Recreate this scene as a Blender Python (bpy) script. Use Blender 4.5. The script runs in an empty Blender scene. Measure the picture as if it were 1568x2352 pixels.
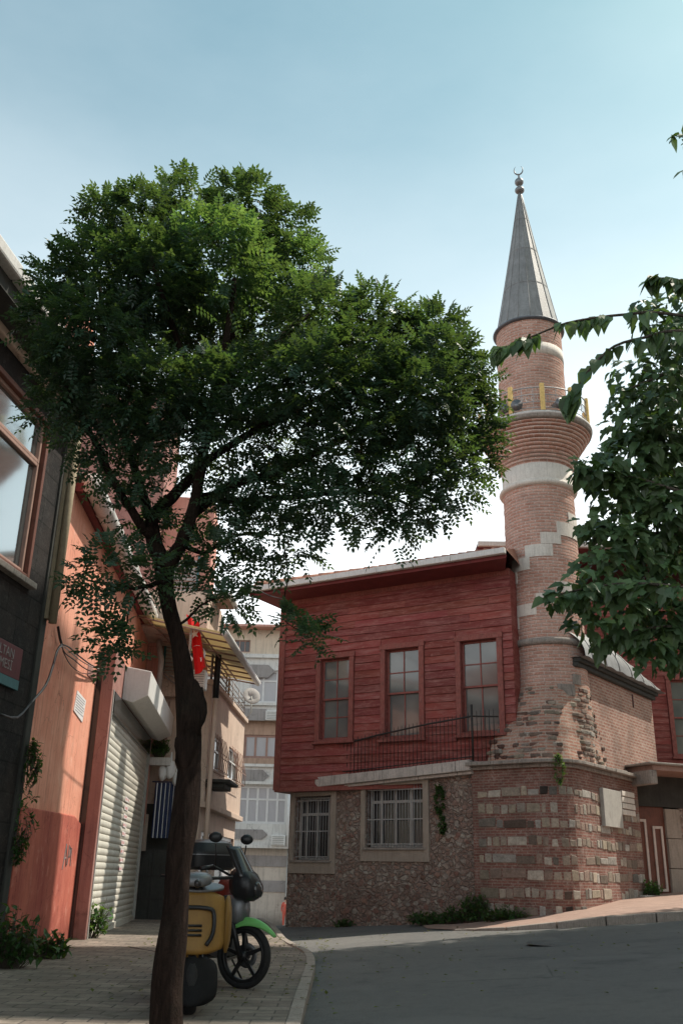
SUN_E, SKY_S, SKY_T, HAZE = 5.0, .15, (1.16,1.46,1.06), (9.8,10.3,10.5,1)
SBX, SBY, SBH, SBL = 10.3, 19.15, 19.5, 15.5
import bpy, bmesh, math, random
from mathutils import Vector, Matrix
random.seed(7)
SC = bpy.context.scene
COL = SC.collection
rad = math.radians
# ---------------------------------------------------------------- camera
F_, CX, CY, PIT, ROL, CAMH = 2137.0, 784.0, 1176.0, rad(21.3), rad(1.25), 1.2
cam_d = bpy.data.cameras.new('camera'); cam = bpy.data.objects.new('camera', cam_d); COL.objects.link(cam)
cam_d.sensor_fit = 'VERTICAL'; cam_d.sensor_height = 36; cam_d.lens = F_/2352*36
cam_d.clip_start = .05; cam_d.clip_end = 2000
cam.matrix_world = Matrix.Translation((0,0,CAMH)) @ Matrix.Rotation(rad(90)+PIT, 4, 'X') @ Matrix.Rotation(ROL, 4, 'Z')
SC.camera = cam
SC.view_settings.view_transform = 'Standard'; SC.view_settings.look = 'None'; SC.view_settings.exposure = 0
SC.cycles.max_bounces = 6; SC.cycles.transparent_max_bounces = 6; SC.cycles.use_denoising = True
# surveying helpers: a sight line of the photograph met with a real wall plane, height or distance
def ray(u, v):
    x = (u-CX)/F_; y = -(v-CY)/F_
    c, s = math.cos(ROL), math.sin(ROL)
    x, y = x*c-y*s, x*s+y*c
    return (x, math.cos(PIT)-y*math.sin(PIT), math.sin(PIT)+y*math.cos(PIT))
def atZ(u, v, z):
    r = ray(u, v); k = (z-CAMH)/r[2]; return Vector((r[0]*k, r[1]*k, z))
def atY(u, v, Y):
    r = ray(u, v); k = Y/r[1]; return Vector((r[0]*k, Y, r[2]*k+CAMH))
def ground(X, Y):
    t = X+.9
    z = .08*(t if t > 3 else math.log1p(math.exp(t*2.2))/2.2)
    if Y > 25: z -= .05*(Y-25)*min(1,max(0,(6-X)/4)) 
    if X > 12: z = z - .04*(X-12)
    return max(z, -3)
# ---------------------------------------------------------------- tagging
def tag(o, label=None, cat=None, group=None, kind=None):
    if label: o['label'] = label
    if cat: o['category'] = cat
    if group: o['group'] = group
    if kind: o['kind'] = kind
    return o
def empty(name, loc, rz=0, **k):
    o = bpy.data.objects.new(name, None); COL.objects.link(o)
    o.empty_display_size = .2
    o.matrix_world = Matrix.Translation(Vector(loc)) @ Matrix.Rotation(rz, 4, 'Z')
    tag(o, **k); return o
# ---------------------------------------------------------------- mesh builder (world coordinates in, parent space out)
class MB:
    def __init__(s): s.v=[]; s.f=[]; s.uv={}; s.c=[]; s.mi=[]; s.cur=(1,1,1); s.m=0; s.sm=False; s.smf=[]
    def add(s, vs, fs, uvs=None):
        b = len(s.v); s.v += [tuple(p) for p in vs]
        for i, f in enumerate(fs):
            if uvs: s.uv[len(s.f)] = uvs[i]
            s.f.append(tuple(b+j for j in f)); s.c.append(s.cur); s.mi.append(s.m); s.smf.append(s.sm)
        return s
    def poly(s, pts): return s.add(pts, [tuple(range(len(pts)))])
    def hexa(s, P):  # 8 points: bottom 0-3 ccw, top 4-7
        return s.add(P, [(3,2,1,0),(4,5,6,7),(0,1,5,4),(1,2,6,5),(2,3,7,6),(3,0,4,7)])
    def box(s, x0,y0,z0,x1,y1,z1, M=None):
        P=[(x0,y0,z0),(x1,y0,z0),(x1,y1,z0),(x0,y1,z0),(x0,y0,z1),(x1,y0,z1),(x1,y1,z1),(x0,y1,z1)]
        if M is not None: P=[M@Vector(p) for p in P]
        return s.hexa(P)
    def prism(s, base, z0, z1):  # base: xy ccw; z numbers or lists
        n=len(base); a=z0 if isinstance(z0,(list,tuple)) else [z0]*n; b=z1 if isinstance(z1,(list,tuple)) else [z1]*n
        vs=[(p[0],p[1],a[i]) for i,p in enumerate(base)]+[(p[0],p[1],b[i]) for i,p in enumerate(base)]
        return s.add(vs,[tuple(range(n-1,-1,-1)),tuple(range(n,2*n))]+[(i,(i+1)%n,(i+1)%n+n,i+n) for i in range(n)])
    def tube(s, pts, r, n=8, cap=True):
        pts=[Vector(p) for p in pts]; rs = r if isinstance(r,(list,tuple)) else [r]*len(pts)
        vs=[]; up=None; L=0; rings=[]
        for i,p in enumerate(pts):
            t=(pts[min(i+1,len(pts)-1)]-pts[max(i-1,0)])
            t = t.normalized() if t.length>1e-9 else Vector((0,0,1))
            if up is None: up = t.orthogonal().normalized()
            up=(up-t*up.dot(t)); up = up.normalized() if up.length>1e-6 else t.orthogonal().normalized()
            w=t.cross(up)
            if i: L+=(p-pts[i-1]).length
            rings.append(L)
            for k in range(n):
                a=2*math.pi*k/n; vs.append(p+(up*math.cos(a)+w*math.sin(a))*rs[i])
        fs=[];uvs=[]
        for i in range(len(pts)-1):
            for k in range(n):
                k2=(k+1)%n; fs.append((i*n+k,i*n+k2,(i+1)*n+k2,(i+1)*n+k))
                ra=rs[i]*2*math.pi/n
                uvs.append([(k*ra,rings[i]),((k+1)*ra,rings[i]),((k+1)*ra,rings[i+1]),(k*ra,rings[i+1])])
        if cap:
            fs+= [tuple(range(n-1,-1,-1)), tuple((len(pts)-1)*n+k for k in range(n))]; uvs+=[[(0,0)]*n]*2
        sm=s.sm; s.sm=n>4; s.add(vs,fs,uvs); s.sm=sm; return s
    def lathe(s, prof, cx, cy, n=48, a0=0, a1=2*math.pi, M=None, smooth=True, rmod=None, uvr=1.0):
        full = abs(a1-a0-2*math.pi)<1e-6; m=n if full else n+1
        vs=[]
        for (r,z) in prof:
            for k in range(m):
                a=a0+(a1-a0)*k/n; rr=r*(rmod(a,z) if rmod else 1)
                p=Vector((cx+rr*math.cos(a),cy+rr*math.sin(a),z)); vs.append(M@p if M is not None else p)
        fs=[];uvs=[];L=0
        for i in range(len(prof)-1):
            dl=math.hypot(prof[i+1][0]-prof[i][0],prof[i+1][1]-prof[i][1]); z0,z1=prof[i][1],prof[i+1][1]
            for k in range(n):
                k2=(k+1)%m; fs.append((i*m+k,i*m+k2,(i+1)*m+k2,(i+1)*m+k))
                ua=(a0+(a1-a0)*k/n)*uvr; ub=(a0+(a1-a0)*(k+1)/n)*uvr
                uvs.append([(ua,z0),(ub,z0),(ub,z1),(ua,z1)])
        sm=s.sm; s.sm=smooth; s.add(vs,fs,uvs); s.sm=sm; return s
    def build(s, name, mat, parent=None, bevel=0, sharp=None):
        me=bpy.data.meshes.new(name)
        o=bpy.data.objects.new(name, me); COL.objects.link(o)
        vs=s.v
        if parent is not None:
            o.parent=parent; 
            Mi=world(parent).inverted(); vs=[tuple(Mi@Vector(p)) for p in s.v]
        me.from_pydata(vs,[],s.f)
        for m in (mat if isinstance(mat,(list,tuple)) else [mat]): me.materials.append(m)
        uvl=me.uv_layers.new(name='UVMap'); ca=me.color_attributes.new('Col','FLOAT_COLOR','CORNER')
        ud=[0.0]*(len(me.loops)*2); cd=[1.0]*(len(me.loops)*4)
        for p in me.polygons:
            uv=s.uv.get(p.index); n=p.normal; ax=max(range(3),key=lambda i:abs(n[i])); c=s.c[p.index]
            for j,li in enumerate(p.loop_indices):
                if uv: a=uv[j]
                else:
                    q=me.vertices[me.loops[li].vertex_index].co
                    a=(q.y,q.z) if ax==0 else ((q.x,q.z) if ax==1 else (q.x,q.y))
                ud[2*li]=a[0]; ud[2*li+1]=a[1]; cd[4*li:4*li+3]=c
        me.uv_layers['UVMap'].data.foreach_set('uv',ud); me.color_attributes['Col'].data.foreach_set('color',cd)
        me.polygons.foreach_set('use_smooth',s.smf); me.polygons.foreach_set('material_index',s.mi)
        if sharp is not None:
            me.set_sharp_from_angle(angle=rad(sharp))
        if bevel:
            b=o.modifiers.new('bevel','BEVEL'); b.width=bevel; b.segments=2; b.limit_method='ANGLE'
        me.update(); return o
_wm={}
def world(o):
    M=o.matrix_basis.copy()
    while o.parent is not None: o=o.parent; M=o.matrix_basis@M
    return M
# wall frame: s along the wall, o outward (towards the street), z up
class Fr:
    def __init__(f, p, d):
        f.p=Vector((p[0],p[1])); f.d=Vector((d[0],d[1])).normalized(); f.n=Vector((f.d.y,-f.d.x))
        f.rz=math.atan2(f.d.y,f.d.x)
    def w(f,s,o,z): q=f.p+f.d*s+f.n*o; return Vector((q.x,q.y,z))
    def sz(f,u,v,o=0):
        r=ray(u,v); q=f.p+f.n*o; k=q.dot(f.n)/(r[0]*f.n.x+r[1]*f.n.y)
        P=Vector((r[0]*k,r[1]*k)); return ((P-f.p).dot(f.d), r[2]*k+CAMH)
    def box(f,mb,s0,s1,o0,o1,z0,z1):
        if s0>s1: s0,s1=s1,s0
        if o0>o1: o0,o1=o1,o0
        a=[f.w(s0,o1,z0),f.w(s1,o1,z0),f.w(s1,o0,z0),f.w(s0,o0,z0)]
        b=[f.w(s0,o1,z1),f.w(s1,o1,z1),f.w(s1,o0,z1),f.w(s0,o0,z1)]
        return mb.hexa(a+b)
    def bar(f,mb,s0,z0,s1,z1,wd,o0,o1):  # flat bar between two wall points
        L=math.hypot(s1-s0,z1-z0) or 1; a=(-(z1-z0)/L*wd/2,(s1-s0)/L*wd/2)
        q=[(s0-a[0],z0-a[1]),(s1-a[0],z1-a[1]),(s1+a[0],z1+a[1]),(s0+a[0],z0+a[1])]
        return f.slab(mb,q,o0,o1)
    def slab(f,mb,q,o0,o1):  # polygon in (s,z) ccw seen from the street
        if o0>o1: o0,o1=o1,o0
        n=len(q); vs=[f.w(a,o1,b) for a,b in q]+[f.w(a,o0,b) for a,b in q]
        return mb.add(vs,[tuple(range(n)),tuple(range(2*n-1,n-1,-1))]+[(i,i+n,(i+1)%n+n,(i+1)%n) for i in range(n)])
    def thing(f,name,s=0,o=0,z=0,**k): return empty(name,f.w(s,o,z),f.rz,**k)
# ---------------------------------------------------------------- materials
class NT:
    def __init__(s,name):
        s.mat=bpy.data.materials.new(name); s.mat.use_nodes=True; s.t=s.mat.node_tree; s.t.nodes.clear()
        s.out=s.n('ShaderNodeOutputMaterial'); s.b=s.n('ShaderNodeBsdfPrincipled'); s.l(s.b.outputs[0],s.out.inputs[0])
        s._tc=None
    def n(s,t,**k):
        x=s.t.nodes.new(t)
        for a,b in k.items(): setattr(x,a,b)
        return x
    def l(s,a,b): s.t.links.new(a,b)
    def co(s,kind='UV',scale=(1,1,1)):
        if s._tc is None: s._tc=s.n('ShaderNodeTexCoord')
        m=s.n('ShaderNodeMapping'); m.inputs['Scale'].default_value=scale; s.l(s._tc.outputs[kind],m.inputs[0]); return m.outputs[0]
    def noise(s,scale,detail=4,rough=.55,kind='Object',sc=(1,1,1),dist=0):
        x=s.n('ShaderNodeTexNoise'); x.inputs['Scale'].default_value=scale; x.inputs['Detail'].default_value=detail; x.inputs['Roughness'].default_value=rough; x.inputs['Distortion'].default_value=dist
        s.l(s.co(kind,sc),x.inputs['Vector']); return x.outputs['Fac']
    def ramp(s,fac,stops,interp='LINEAR'):
        r=s.n('ShaderNodeValToRGB'); r.color_ramp.interpolation=interp; e=r.color_ramp.elements
        while len(e)<len(stops): e.new(.5)
        for i,(p,c) in enumerate(stops):
            e[i].position=p; e[i].color=(c,c,c,1) if not hasattr(c,'__len__') else (*c,1)
        s.l(fac,r.inputs[0]); return r.outputs[0]
    def mix(s,fac,a,b,mode='MIX'):
        m=s.n('ShaderNodeMix',data_type='RGBA',blend_type=mode); m.clamp_result=False
        for i,x in ((0,fac),(6,a),(7,b)):
            if hasattr(x,'is_linked'): s.l(x,m.inputs[i])
            elif i==0: m.inputs[0].default_value=x
            else: m.inputs[i].default_value=(*x,1)
        return m.outputs[2]
    def math(s,op,a,b=0):
        m=s.n('ShaderNodeMath',operation=op)
        for i,x in ((0,a),(1,b)):
            if hasattr(x,'is_linked'): s.l(x,m.inputs[i])
            else: m.inputs[i].default_value=x
        return m.outputs[0]
    def bump(s,h,st=.5,d=.02,prev=None):
        b=s.n('ShaderNodeBump'); b.inputs['Strength'].default_value=st; b.inputs['Distance'].default_value=d; s.l(h,b.inputs['Height'])
        if prev is not None: s.l(prev,b.inputs['Normal'])
        return b.outputs[0]
    def fin(s,col,rough=.85,bump=None,metal=0,spec=.4):
        for k,x in (('Base Color',col),('Roughness',rough),('Metallic',metal),('Specular IOR Level',spec)):
            if hasattr(x,'is_linked'): s.l(x,s.b.inputs[k])
            elif k=='Base Color': s.b.inputs[k].default_value=(*x,1)
            else: s.b.inputs[k].default_value=x
        if bump is not None: s.l(bump,s.b.inputs['Normal'])
        return s.mat
def paint(name,c,rough=.6,var=.25,scale=3,dirt=(.05,.045,.04),da=.35,bs=.25,metal=0,spec=.4):
    t=NT(name)
    a=t.noise(scale,6,.65); b=t.noise(scale*9,5,.7); st=t.noise(scale*1.5,5,.6,sc=(6,6,.5))
    col=t.mix(t.ramp(a,[(.3,0),(.7,1)]),tuple(x*(1-var) for x in c),tuple(min(1,x*(1+var*.6)) for x in c))
    col=t.mix(t.math('MULTIPLY',t.ramp(st,[(.5,0),(.75,1)]),da),col,dirt)
    col=t.mix(t.math('MULTIPLY',t.ramp(b,[(.45,0),(.8,1)]),da*.7),col,dirt)
    return t.fin(col,rough,t.bump(b,bs,.01),metal,spec)
def colattr(name,rough=.8,var=.5,bs=.4,scale=14,spec=.3):
    t=NT(name); a=t.n('ShaderNodeAttribute',attribute_name='Col')
    n1=t.noise(scale,6,.7); n2=t.noise(scale*.3,4,.6)
    f=t.ramp(n1,[(.25,1-var),(.75,1.15)]); g=t.ramp(n2,[(.3,.75),(.7,1.1)])
    c=t.mix(1,t.mix(1,a.outputs['Color'],f,'MULTIPLY'),g,'MULTIPLY')
    return t.fin(c,rough,t.bump(n1,bs,.015),0,spec)
M={}
def mk():
    # asphalt
    t=NT('asphalt'); a=t.noise(.5,5,.6); b=t.noise(180,3,.8); c=t.noise(6,6,.7); d=t.noise(45,3,.6)
    col=t.mix(t.ramp(a,[(.3,0),(.7,1)]),(.10,.10,.104),(.15,.145,.138))
    col=t.mix(t.ramp(b,[(.48,0),(.66,1)]),col,(.27,.26,.24)); col=t.mix(t.math('MULTIPLY',t.ramp(c,[(.5,0),(.8,1)]),.6),col,(.085,.082,.08))
    v=t.n('ShaderNodeTexVoronoi',feature='DISTANCE_TO_EDGE'); v.inputs['Scale'].default_value=.35
    wv=t.mix(.12,t.co('Object'),t.n('ShaderNodeTexNoise').outputs['Color'],'ADD'); t.l(wv,v.inputs['Vector'])
    crack=t.ramp(v.outputs['Distance'],[(0,1),(.006,0)])
    col=t.mix(t.math('MULTIPLY',crack,t.ramp(a,[(.5,0),(.55,.5)])),col,(.03,.03,.03)); o2=t.noise(1.1,6,.75); col=t.mix(t.ramp(o2,[(.55,0),(.68,.55)]),col,(.07,.07,.07)); o3=t.noise(.35,3,.5); col=t.mix(t.ramp(o3,[(.56,0),(.58,.35)]),col,(.20,.195,.185))
    M['asphalt']=t.fin(col,.9,t.bump(t.math('ADD',b,d),.6,.006),0,.25)
    # pavers
    t=NT('concrete pavers'); br=t.n('ShaderNodeTexBrick'); t.l(t.co('Object',(1,1,1)),br.inputs['Vector'])
    br.inputs['Scale'].default_value=1; br.inputs['Brick Width'].default_value=.3; br.inputs['Row Height'].default_value=.2; br.inputs['Mortar Size'].default_value=.008
    for k,cc in (('Color1',(.24,.19,.16)),('Color2',(.36,.30,.25)),('Mortar',(.08,.07,.06))): br.inputs[k].default_value=(*cc,1)
    n1=t.noise(1.2,6,.7); n2=t.noise(40,4,.7); n3=t.noise(4,5,.6)
    col=t.mix(1,br.outputs['Color'],t.ramp(n2,[(.3,.7),(.7,1.15)]),'MULTIPLY'); col=t.mix(t.ramp(n1,[(.38,0),(.68,.8)]),col,(.12,.105,.088))
    col=t.mix(t.ramp(n3,[(.52,0),(.72,.7)]),col,(.07,.065,.045))
    M['paver']=t.fin(col,.9,t.bump(br.outputs['Fac'],-.6,.01,t.bump(n2,.4,.006)))
    # red timber boards
    t=NT('weathered red timber'); a=t.noise(3,7,.75,sc=(.35,1,3.2)); b=t.noise(30,5,.75,sc=(.12,1,2.2)); c=t.noise(.8,4,.6); e=t.noise(9,6,.8,sc=(.5,1,1))
    at=t.n('ShaderNodeAttribute',attribute_name='Col')
    col=t.mix(t.ramp(c,[(.3,0),(.7,1)]),(.19,.043,.037),(.27,.064,.055))
    col=t.mix(1,col,at.outputs['Color'],'MULTIPLY')
    w=t.ramp(t.math('MULTIPLY',a,b),[(.22,0),(.38,1)]); col=t.mix(t.math('MULTIPLY',w,.52),col,(.46,.25,.22))
    col=t.mix(t.ramp(e,[(.54,0),(.74,.7)]),col,(.42,.20,.17)); col=t.mix(t.ramp(t.noise(5,5,.7,sc=(.3,1,1)),[(.55,0),(.8,.55)]),col,(.09,.014,.014))
    M['timber']=t.fin(col,.8,t.bump(b,.5,.01),0,.25)
    # thin brickwork on the shaft
    def brick(name,c1,c2,mo,bw=.24,rh=.08,ms=.014,stain=.5,uv='UV',wob=.006,lime=(.55,.5,.46),la=.3):
        t=NT(name); nz=t.n('ShaderNodeTexNoise'); nz.inputs['Scale'].default_value=5; nz.inputs['Detail'].default_value=3; vec=t.co(uv); t.l(vec,nz.inputs['Vector'])
        sub=t.n('ShaderNodeVectorMath',operation='SUBTRACT'); t.l(nz.outputs['Color'],sub.inputs[0]); sub.inputs[1].default_value=(.5,.5,.5)
        sc=t.n('ShaderNodeVectorMath',operation='SCALE'); t.l(sub.outputs[0],sc.inputs[0]); sc.inputs['Scale'].default_value=wob*2
        ad=t.n('ShaderNodeVectorMath',operation='ADD'); t.l(vec,ad.inputs[0]); t.l(sc.outputs[0],ad.inputs[1])
        br=t.n('ShaderNodeTexBrick'); t.l(ad.outputs[0],br.inputs['Vector']); br.inputs['Scale'].default_value=1
        br.inputs['Brick Width'].default_value=bw; br.inputs['Row Height'].default_value=rh; br.inputs['Mortar Size'].default_value=ms; br.inputs['Mortar Smooth'].default_value=.3
        for k,cc in (('Color1',c1),('Color2',c2),('Mortar',mo)): br.inputs[k].default_value=(*cc,1)
        n1=t.noise(28,5,.75); n2=t.noise(1.3,6,.65); n3=t.noise(7,5,.7)
        col=t.mix(1,br.outputs['Color'],t.ramp(n1,[(.3,.65),(.7,1.2)]),'MULTIPLY')
        col=t.mix(t.math('MULTIPLY',t.ramp(n3,[(.5,0),(.72,1)]),la),col,lime)
        col=t.mix(t.math('MULTIPLY',t.ramp(n2,[(.45,0),(.75,1)]),stain),col,(.09,.065,.055))
        return t.fin(col,.92,t.bump(br.outputs['Fac'],-.9,.03,t.bump(n1,.7,.012)),0,.2)
    M['shaft_brick']=brick('shaft brick',(.48,.25,.19),(.60,.37,.30),(.58,.46,.40),ms=.014,stain=.35)
    M['base_brick']=brick('old band brick',(.19,.075,.060),(.28,.13,.105),(.28,.205,.17),rh=.058,ms=.011,stain=.7,la=.3)
    M['rough_brick']=brick('rough brick',(.38,.17,.12),(.48,.27,.20),(.44,.34,.28),bw=.28,rh=.072,ms=.018,stain=.5,wob=.02)
    M['chamber_brick']=brick('chamber brick',(.30,.13,.095),(.40,.21,.16),(.42,.32,.27),bw=.22,rh=.075,ms=.018,stain=.6)
    # rubble
    t=NT('rubble masonry'); vec=t.co('Object',(1,1,1.25)); nz=t.n('ShaderNodeTexNoise'); nz.inputs['Scale'].default_value=3; t.l(vec,nz.inputs['Vector'])
    wv=t.mix(.25,vec,nz.outputs['Color'],'ADD')
    v1=t.n('ShaderNodeTexVoronoi',feature='F1'); v2=t.n('ShaderNodeTexVoronoi',feature='DISTANCE_TO_EDGE')
    for v in (v1,v2): v.inputs['Scale'].default_value=8.5; v.inputs['Randomness'].default_value=.95; t.l(wv,v.inputs['Vector'])
    sp=t.n('ShaderNodeSeparateColor'); t.l(v1.outputs['Color'],sp.inputs[0])
    stone=t.ramp(sp.outputs[0],[(0,(.32,.23,.19)),(.25,(.40,.27,.22)),(.5,(.43,.34,.29)),(.72,(.48,.41,.35)),(.88,(.33,.21,.175)),(.97,(.54,.48,.42))],'CONSTANT')
    n1=t.noise(22,6,.75); n2=t.noise(.9,5,.6); stone=t.mix(1,stone,t.ramp(n1,[(.25,.55),(.75,1.25)]),'MULTIPLY')
    edge=t.ramp(v2.outputs['Distance'],[(.03,0),(.13,1)])
    col=t.mix(edge,(.36,.28,.24),stone); col=t.mix(t.ramp(n2,[(.45,0),(.75,.7)]),col,(.18,.105,.09))
    M['rubble']=t.fin(col,.95,t.bump(t.math('ADD',edge,t.math('MULTIPLY',n1,.8)),1,.05),0,.2)
    M['coping']=paint('stained pale coping',(.56,.50,.46),.88,.2,3,(.13,.11,.10),.75,.5)
    M['stone']=colattr('cut stone',.9,.45,.6,20)
    M['limestone']=paint('pale limestone',(.68,.63,.57),.85,.12,3,(.25,.21,.18),.5,.4)
    M['grey_stone']=paint('grey stone trim',(.33,.29,.26),.9,.25,4,(.07,.06,.05),.8,.6)
    M['surround']=paint('cement window surround',(.36,.30,.25),.9,.15,2.5,(.13,.10,.09),.5,.5)
    M['lead']=paint('weathered lead sheet',(.25,.25,.25),.55,.3,2,(.11,.10,.095),.6,.35,.2,.5)
    M['lead_dark']=paint('dark lead sheet',(.11,.12,.14),.5,.3,3,(.04,.04,.045),.5,.3,.3,.5)
    M['gutter_white']=paint('grey white gutter metal',(.62,.60,.58),.5,.1,3,(.2,.17,.15),.4,.1)
    M['soffit_red']=paint('dark red soffit',(.17,.03,.03),.8,.25,3,(.03,.01,.01),.4,.3)
    M['frame_red']=paint('weathered red frame',(.24,.06,.05),.75,.35,9,(.40,.22,.18),.7,.5)
    M['frame_white']=paint('white window frame',(.66,.65,.64),.45,.08,5,(.3,.28,.26),.3,.1)
    M['frame_grey']=paint('grey white old window frame',(.46,.44,.42),.6,.15,6,(.15,.13,.12),.5,.2)
    t=NT('window glass'); n=t.noise(1.2,2,.5); col=t.mix(t.ramp(n,[(.35,0),(.65,1)]),(.10,.11,.11),(.17,.175,.165)); M['glass']=t.fin(col,.09,t.bump(t.noise(1.5,2,.5),.08,.03),0,.9)
    t=NT('dark window glass'); M['glass_dark']=t.fin(t.mix(t.noise(2,3,.5),(.02,.02,.022),(.05,.045,.045)),.1,None,0,.6)
    t=NT('curtained glass'); w=t.n('ShaderNodeTexWave'); w.inputs['Scale'].default_value=5; w.inputs['Distortion'].default_value=2; t.l(t.co('Object'),w.inputs['Vector'])
    M['curtain_glass']=t.fin(t.mix(w.outputs['Fac'],(.34,.33,.34),(.48,.47,.49)),.3,None,0,.5)
    t=NT('mirror glass'); M['mirror_glass']=t.fin((.36,.42,.44),.06,t.bump(t.noise(.8,2,.5),.05,.05),.9,.9)
    M['iron']=paint('black iron',(.025,.024,.024),.6,.3,20,(.08,.04,.02),.3,.3)
    M['red_plaster']=plaster('orange red plaster',(.80,.40,.29),(.66,.26,.18),(.85,.54,.43)); M['red_low']=plaster('faded red lower render',(.54,.17,.12),(.36,.09,.07),(.66,.32,.25))
    M['mauve_plaster']=plaster('mauve plaster',(.40,.22,.19),(.33,.17,.15),(.46,.28,.24))
    M['pink_plaster']=plaster('pink plaster',(.62,.33,.27),(.52,.25,.2),(.68,.42,.35))
    M['beige_plaster']=plaster('beige plaster',(.66,.52,.43),(.55,.42,.34),(.72,.60,.51))
    M['cream_plaster']=plaster('cream plaster',(.68,.58,.46),(.58,.48,.38),(.74,.65,.54))
    M['apt_white']=plaster('off white plaster',(.70,.68,.65),(.58,.56,.53),(.76,.74,.71))
    M['apt_brown']=plaster('brown plaster',(.48,.33,.25),(.40,.27,.20),(.54,.39,.31))
    M['apt_grey']=plaster('grey painted lozenge',(.34,.31,.30),(.27,.25,.24),(.39,.36,.35))
    M['apt_base']=plaster('grey beige plaster',(.58,.51,.44),(.48,.42,.36),(.64,.57,.50))
    M['dark_stone']=brick('dark stone blocks',(.020,.019,.020),(.034,.031,.031),(.012,.012,.012),bw=.6,rh=.34,ms=.012,stain=.3,la=.05)
    M['shutter']=paint('cream steel shutter',(.62,.60,.53),.5,.1,2,(.25,.21,.17),.45,.12)
    M['hood']=paint('white steel hood',(.70,.69,.67),.5,.08,2,(.3,.27,.23),.3,.1)
    M['steel_frame']=paint('grey steel frame',(.40,.40,.38),.5,.12,4,(.12,.10,.09),.4,.15,.2)
    M['dull_brown']=paint('brown painted post',(.36,.22,.18),.7,.2,4,(.12,.08,.06),.4,.2)
    M['black']=paint('black plastic',(.018,.018,.02),.35,.3,12,(.05,.05,.05),.3,.1)
    M['matte_black']=paint('matte black plastic',(.010,.010,.011),.75,.3,12,(.03,.03,.03),.3,.1,0,.2)
    M['rubber']=paint('tyre rubber',(.02,.02,.021),.8,.3,15,(.06,.055,.05),.4,.3)
    M['silver']=paint('silver painted metal',(.22,.225,.235),.45,.1,8,(.1,.1,.1),.3,.1,.6)
    M['chrome']=paint('chrome',(.8,.8,.82),.15,.05,8,(.3,.3,.3),.1,.05,1)
    M['green']=paint('lime green fender plastic',(.20,.55,.16),.35,.08,6,(.1,.2,.05),.2,.05)
    M['yellow']=paint('yellow body panel',(.30,.165,.035),.5,.25,6,(.25,.12,.04),.4,.1)
    M['dark_red']=paint('dark red panel',(.22,.03,.02),.4,.15,6,(.05,.01,.01),.3,.1)
    M['gold']=paint('ochre post paint',(.80,.56,.20),.55,.2,12,(.25,.13,.05),.5,.3)
    M['grey_rail']=paint('grey galvanised rail',(.40,.40,.41),.5,.15,12,(.2,.15,.1),.3,.15,.3)
    M['tile']=paint('terracotta tile',(.42,.20,.14),.85,.35,5,(.15,.1,.08),.5,.5)
    M['door_brown']=paint('brown gate panel',(.16,.055,.035),.6,.3,5,(.04,.02,.02),.4,.3)
    M['door_trim']=paint('pale gate trim',(.62,.52,.46),.6,.15,8,(.3,.2,.17),.4,.2)
    M['shadow_wall']=paint('dark wall and shade tone',(.05,.05,.045),.9,.3,3,(.02,.02,.02),.5,.5)  # near-black colour stands in for shade, as in the gateway recess
    M['kerb']=paint('kerb stone',(.36,.31,.27),.9,.2,5,(.12,.10,.085),.7,.5)
    M['right_pave']=paint('sandy pink pavement',(.40,.27,.22),.92,.2,3,(.22,.14,.11),.6,.5)
    M['flag_red']=paint('red flag cloth',(.75,.02,.02),.8,.08,4,(.4,0,0),.2,.1)
    M['flag_white']=paint('white cloth',(.8,.8,.8),.8,.05,4,(.5,.5,.5),.2,.1)
    M['sign_red']=paint('red enamel plate',(.11,.018,.022),.5,.15,5,(.03,.01,.01),.3,.1)
    M['sign_blue']=paint('teal enamel plate',(.05,.16,.18),.5,.15,5,(.02,.05,.05),.3,.1)
    M['letter']=paint('pale lettering',(.26,.22,.22),.6,.05,5,(.1,.1,.1),.2,.1)
    M['paper']=paint('paper notice',(.72,.70,.70),.8,.05,9,(.4,.35,.35),.3,.1)
    M['ink']=paint('red print',(.55,.12,.12),.8,.1,9,(.3,.05,.05),.2,.1)
    M['ink_blue']=paint('grey print',(.3,.3,.34),.8,.1,9,(.2,.2,.2),.2,.1)
    M['cable']=paint('black cable',(.02,.02,.022),.5,.2,9,(.05,.05,.05),.2,.1)
    M['cable_white']=paint('pale cable',(.28,.26,.26),.5,.2,9,(.2,.2,.2),.2,.1)
    M['plaque']=paint('marble plaque',(.42,.40,.37),.8,.15,6,(.15,.13,.1),.5,.3)
    M['bark']=bark(); M['bark2']=bark('grey bark',(.10,.08,.065),(.17,.14,.115))
    M['canopy_sheet']=translucent('yellowish canopy sheet',(.72,.62,.42),.45,.4)
    M['leaf']=leaf('robinia leaf',(.026,.060,.038),(.16,.26,.045),.30)
    M['leaf_mul']=leaf('mulberry leaf',(.062,.105,.045),(.10,.18,.03),.3)
    M['leaf_weed']=leaf('weed leaf',(.04,.10,.03),(.12,.22,.03),.35)
    M['skin']=paint('skin',(.5,.3,.22),.6,.05,5,(.4,.2,.15),.1,.05)
    M['orange_cloth']=paint('orange red cloth',(.62,.13,.09),.8,.1,5,(.3,.05,.04),.2,.1)
    M['hair']=paint('dark hair',(.02,.014,.012),.6,.1,9,(.01,.01,.01),.2,.1)
    M['ground']=paint('bare ground',(.16,.13,.10),.95,.3,.2,(.07,.07,.04),.5,.5)
    M['cloth_blue']=paint('blue striped cloth',(.03,.045,.10),.8,.1,5,(.02,.02,.04),.2,.1)
    M['terrace_wall']=paint('olive terrace wall',(.30,.24,.16),.8,.2,3,(.12,.1,.07),.4,.3)
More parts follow.
